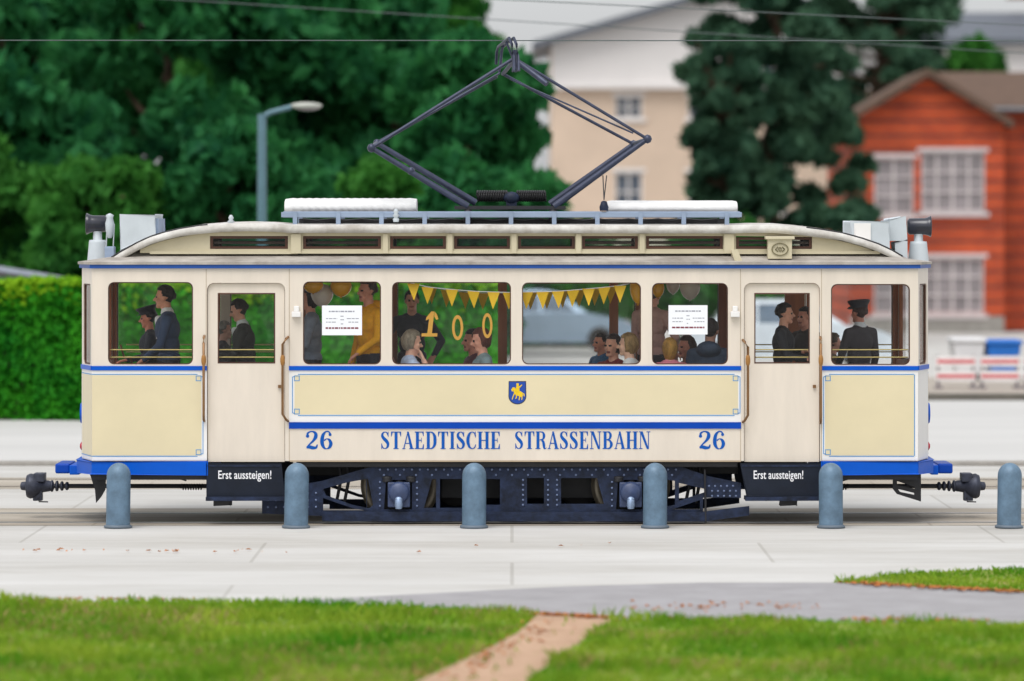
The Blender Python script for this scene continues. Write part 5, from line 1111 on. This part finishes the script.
person(247, 300.5, 45.9, 176, 'man in a charcoal suit looking down, in the left door window', (44, 46, 44), shirt=(214, 222, 222), floor=PF, arms=('fwd', 'low'), lean=6, nod=18, hair=(44, 34, 28), skin=(176, 130, 108))
person(223, 322, 46.5, 5, 'grey haired passenger in dark clothes, at the left edge of the left door window', (60, 62, 68), floor=PF, hair=(150, 148, 142), skin=(170, 130, 112))
person(311, 289, 46.0, 180, 'dark haired woman in a grey blue denim top with folded arms, first window', (120, 132, 148), hair=(36, 30, 30), style='bob', arms=('crossed', 'crossed'), skin=(176, 124, 104), floor=PZ(450))
person(369, 280, 45.75, 215, 'person in a bright yellow jacket standing in the first window', (232, 160, 8), hair=(70, 54, 44), skin=(168, 116, 96), arms=('low', 'down'), hood=True)
person(412, 291, 46.5, 268, 'person in a black top standing behind the gold digit one', (38, 44, 58), hair=(24, 22, 24), skin=(170, 124, 106), arms=('hip', 'hip'))
person(410, 328.5, 45.5, 12, 'seated white haired person in a pale blue shirt, hand raised to the head', (176, 194, 222), hair=(168, 156, 136), skin=(206, 152, 130), seated=True, arms=('lap', 'face'), sleeve='short', style='bob', nod=10)
person(483, 326.5, 45.55, 190, 'seated woman with short reddish brown hair and a grey green top', (118, 140, 146), hair=(112, 62, 52), skin=(206, 140, 118), seated=True, arms=('lap', 'lap'), style='bob', nod=12)
person(474, 327.5, 46.4, 200, 'passenger with black hair, mostly hidden behind the reddish haired woman', (96, 60, 70), hair=(28, 24, 26), skin=(180, 120, 100), seated=True, arms=('lap', 'lap'))
person(614, 332.5, 46.1, 232, 'woman with dark brown hair and a burgundy top, facing the camera', (124, 34, 40), hair=(48, 30, 26), skin=(204, 146, 122), seated=True, arms=('lap', 'lap'), style='bob')
person(602, 331.5, 46.55, 215, 'dark haired child in a blue top beside the burgundy top', (40, 96, 140), hair=(36, 28, 28), skin=(178, 120, 98), seated=True, arms=('reach', 'fwd'), scale=.85)
person(630, 331.5, 45.6, 165, 'seated person with short blond hair and a white top, third window', (222, 226, 234), hair=(170, 138, 88), skin=(206, 156, 132), seated=True, arms=('lap', 'lap'), style='bob')
person(652, 284, 46.3, 60, 'person in a dusty pink top standing behind the blond passengers', (186, 150, 142), hair=(52, 44, 40), skin=(190, 140, 120), arms=('low', 'hip'))
person(670, 336.5, 45.5, 95, 'seated blonde woman in a pink top seen from behind, fourth window', (222, 132, 150), hair=(200, 152, 70), skin=(214, 160, 136), seated=True, style='long', scale=.88)
person(688, 334, 46.45, 215, 'passenger with brown hair hidden behind the blonde woman', (84, 50, 52), hair=(70, 42, 36), skin=(180, 124, 104), seated=True, style='long')
person(710, 317, 45.6, 78, 'person in a dark blue hooded jacket seen from behind, fourth window', (44, 60, 82), hair=(50, 44, 44), skin=(150, 110, 92), seated=True, hood=True, scale=1.05)
person(783, 304, 45.75, 350, 'man in a black coat with tied back dark hair, right door window', (34, 36, 42), floor=PF, hair=(40, 34, 32), skin=(190, 136, 112), arms=('crossed', 'fwd'))
person(806, 308, 46.5, 222, 'man in a dark coat facing the black coated man, right door window', (44, 42, 44), floor=PF, hair=(44, 36, 34), skin=(180, 124, 104), arms=('crossed', 'low'))
person(859, 303, 45.9, 125, 'conductor in a dark uniform and peaked cap, right end window', (48, 44, 50), shirt=(196, 200, 206), floor=PF, cap=True, hair=(60, 40, 34), skin=(150, 96, 78), arms=('low', 'down'), lean=-2)
person(832, 334, 46.5, 20, 'passenger in a brown patterned top low in the right end window', (110, 92, 78), floor=PF - .25, hair=(96, 76, 58), skin=(180, 130, 110))
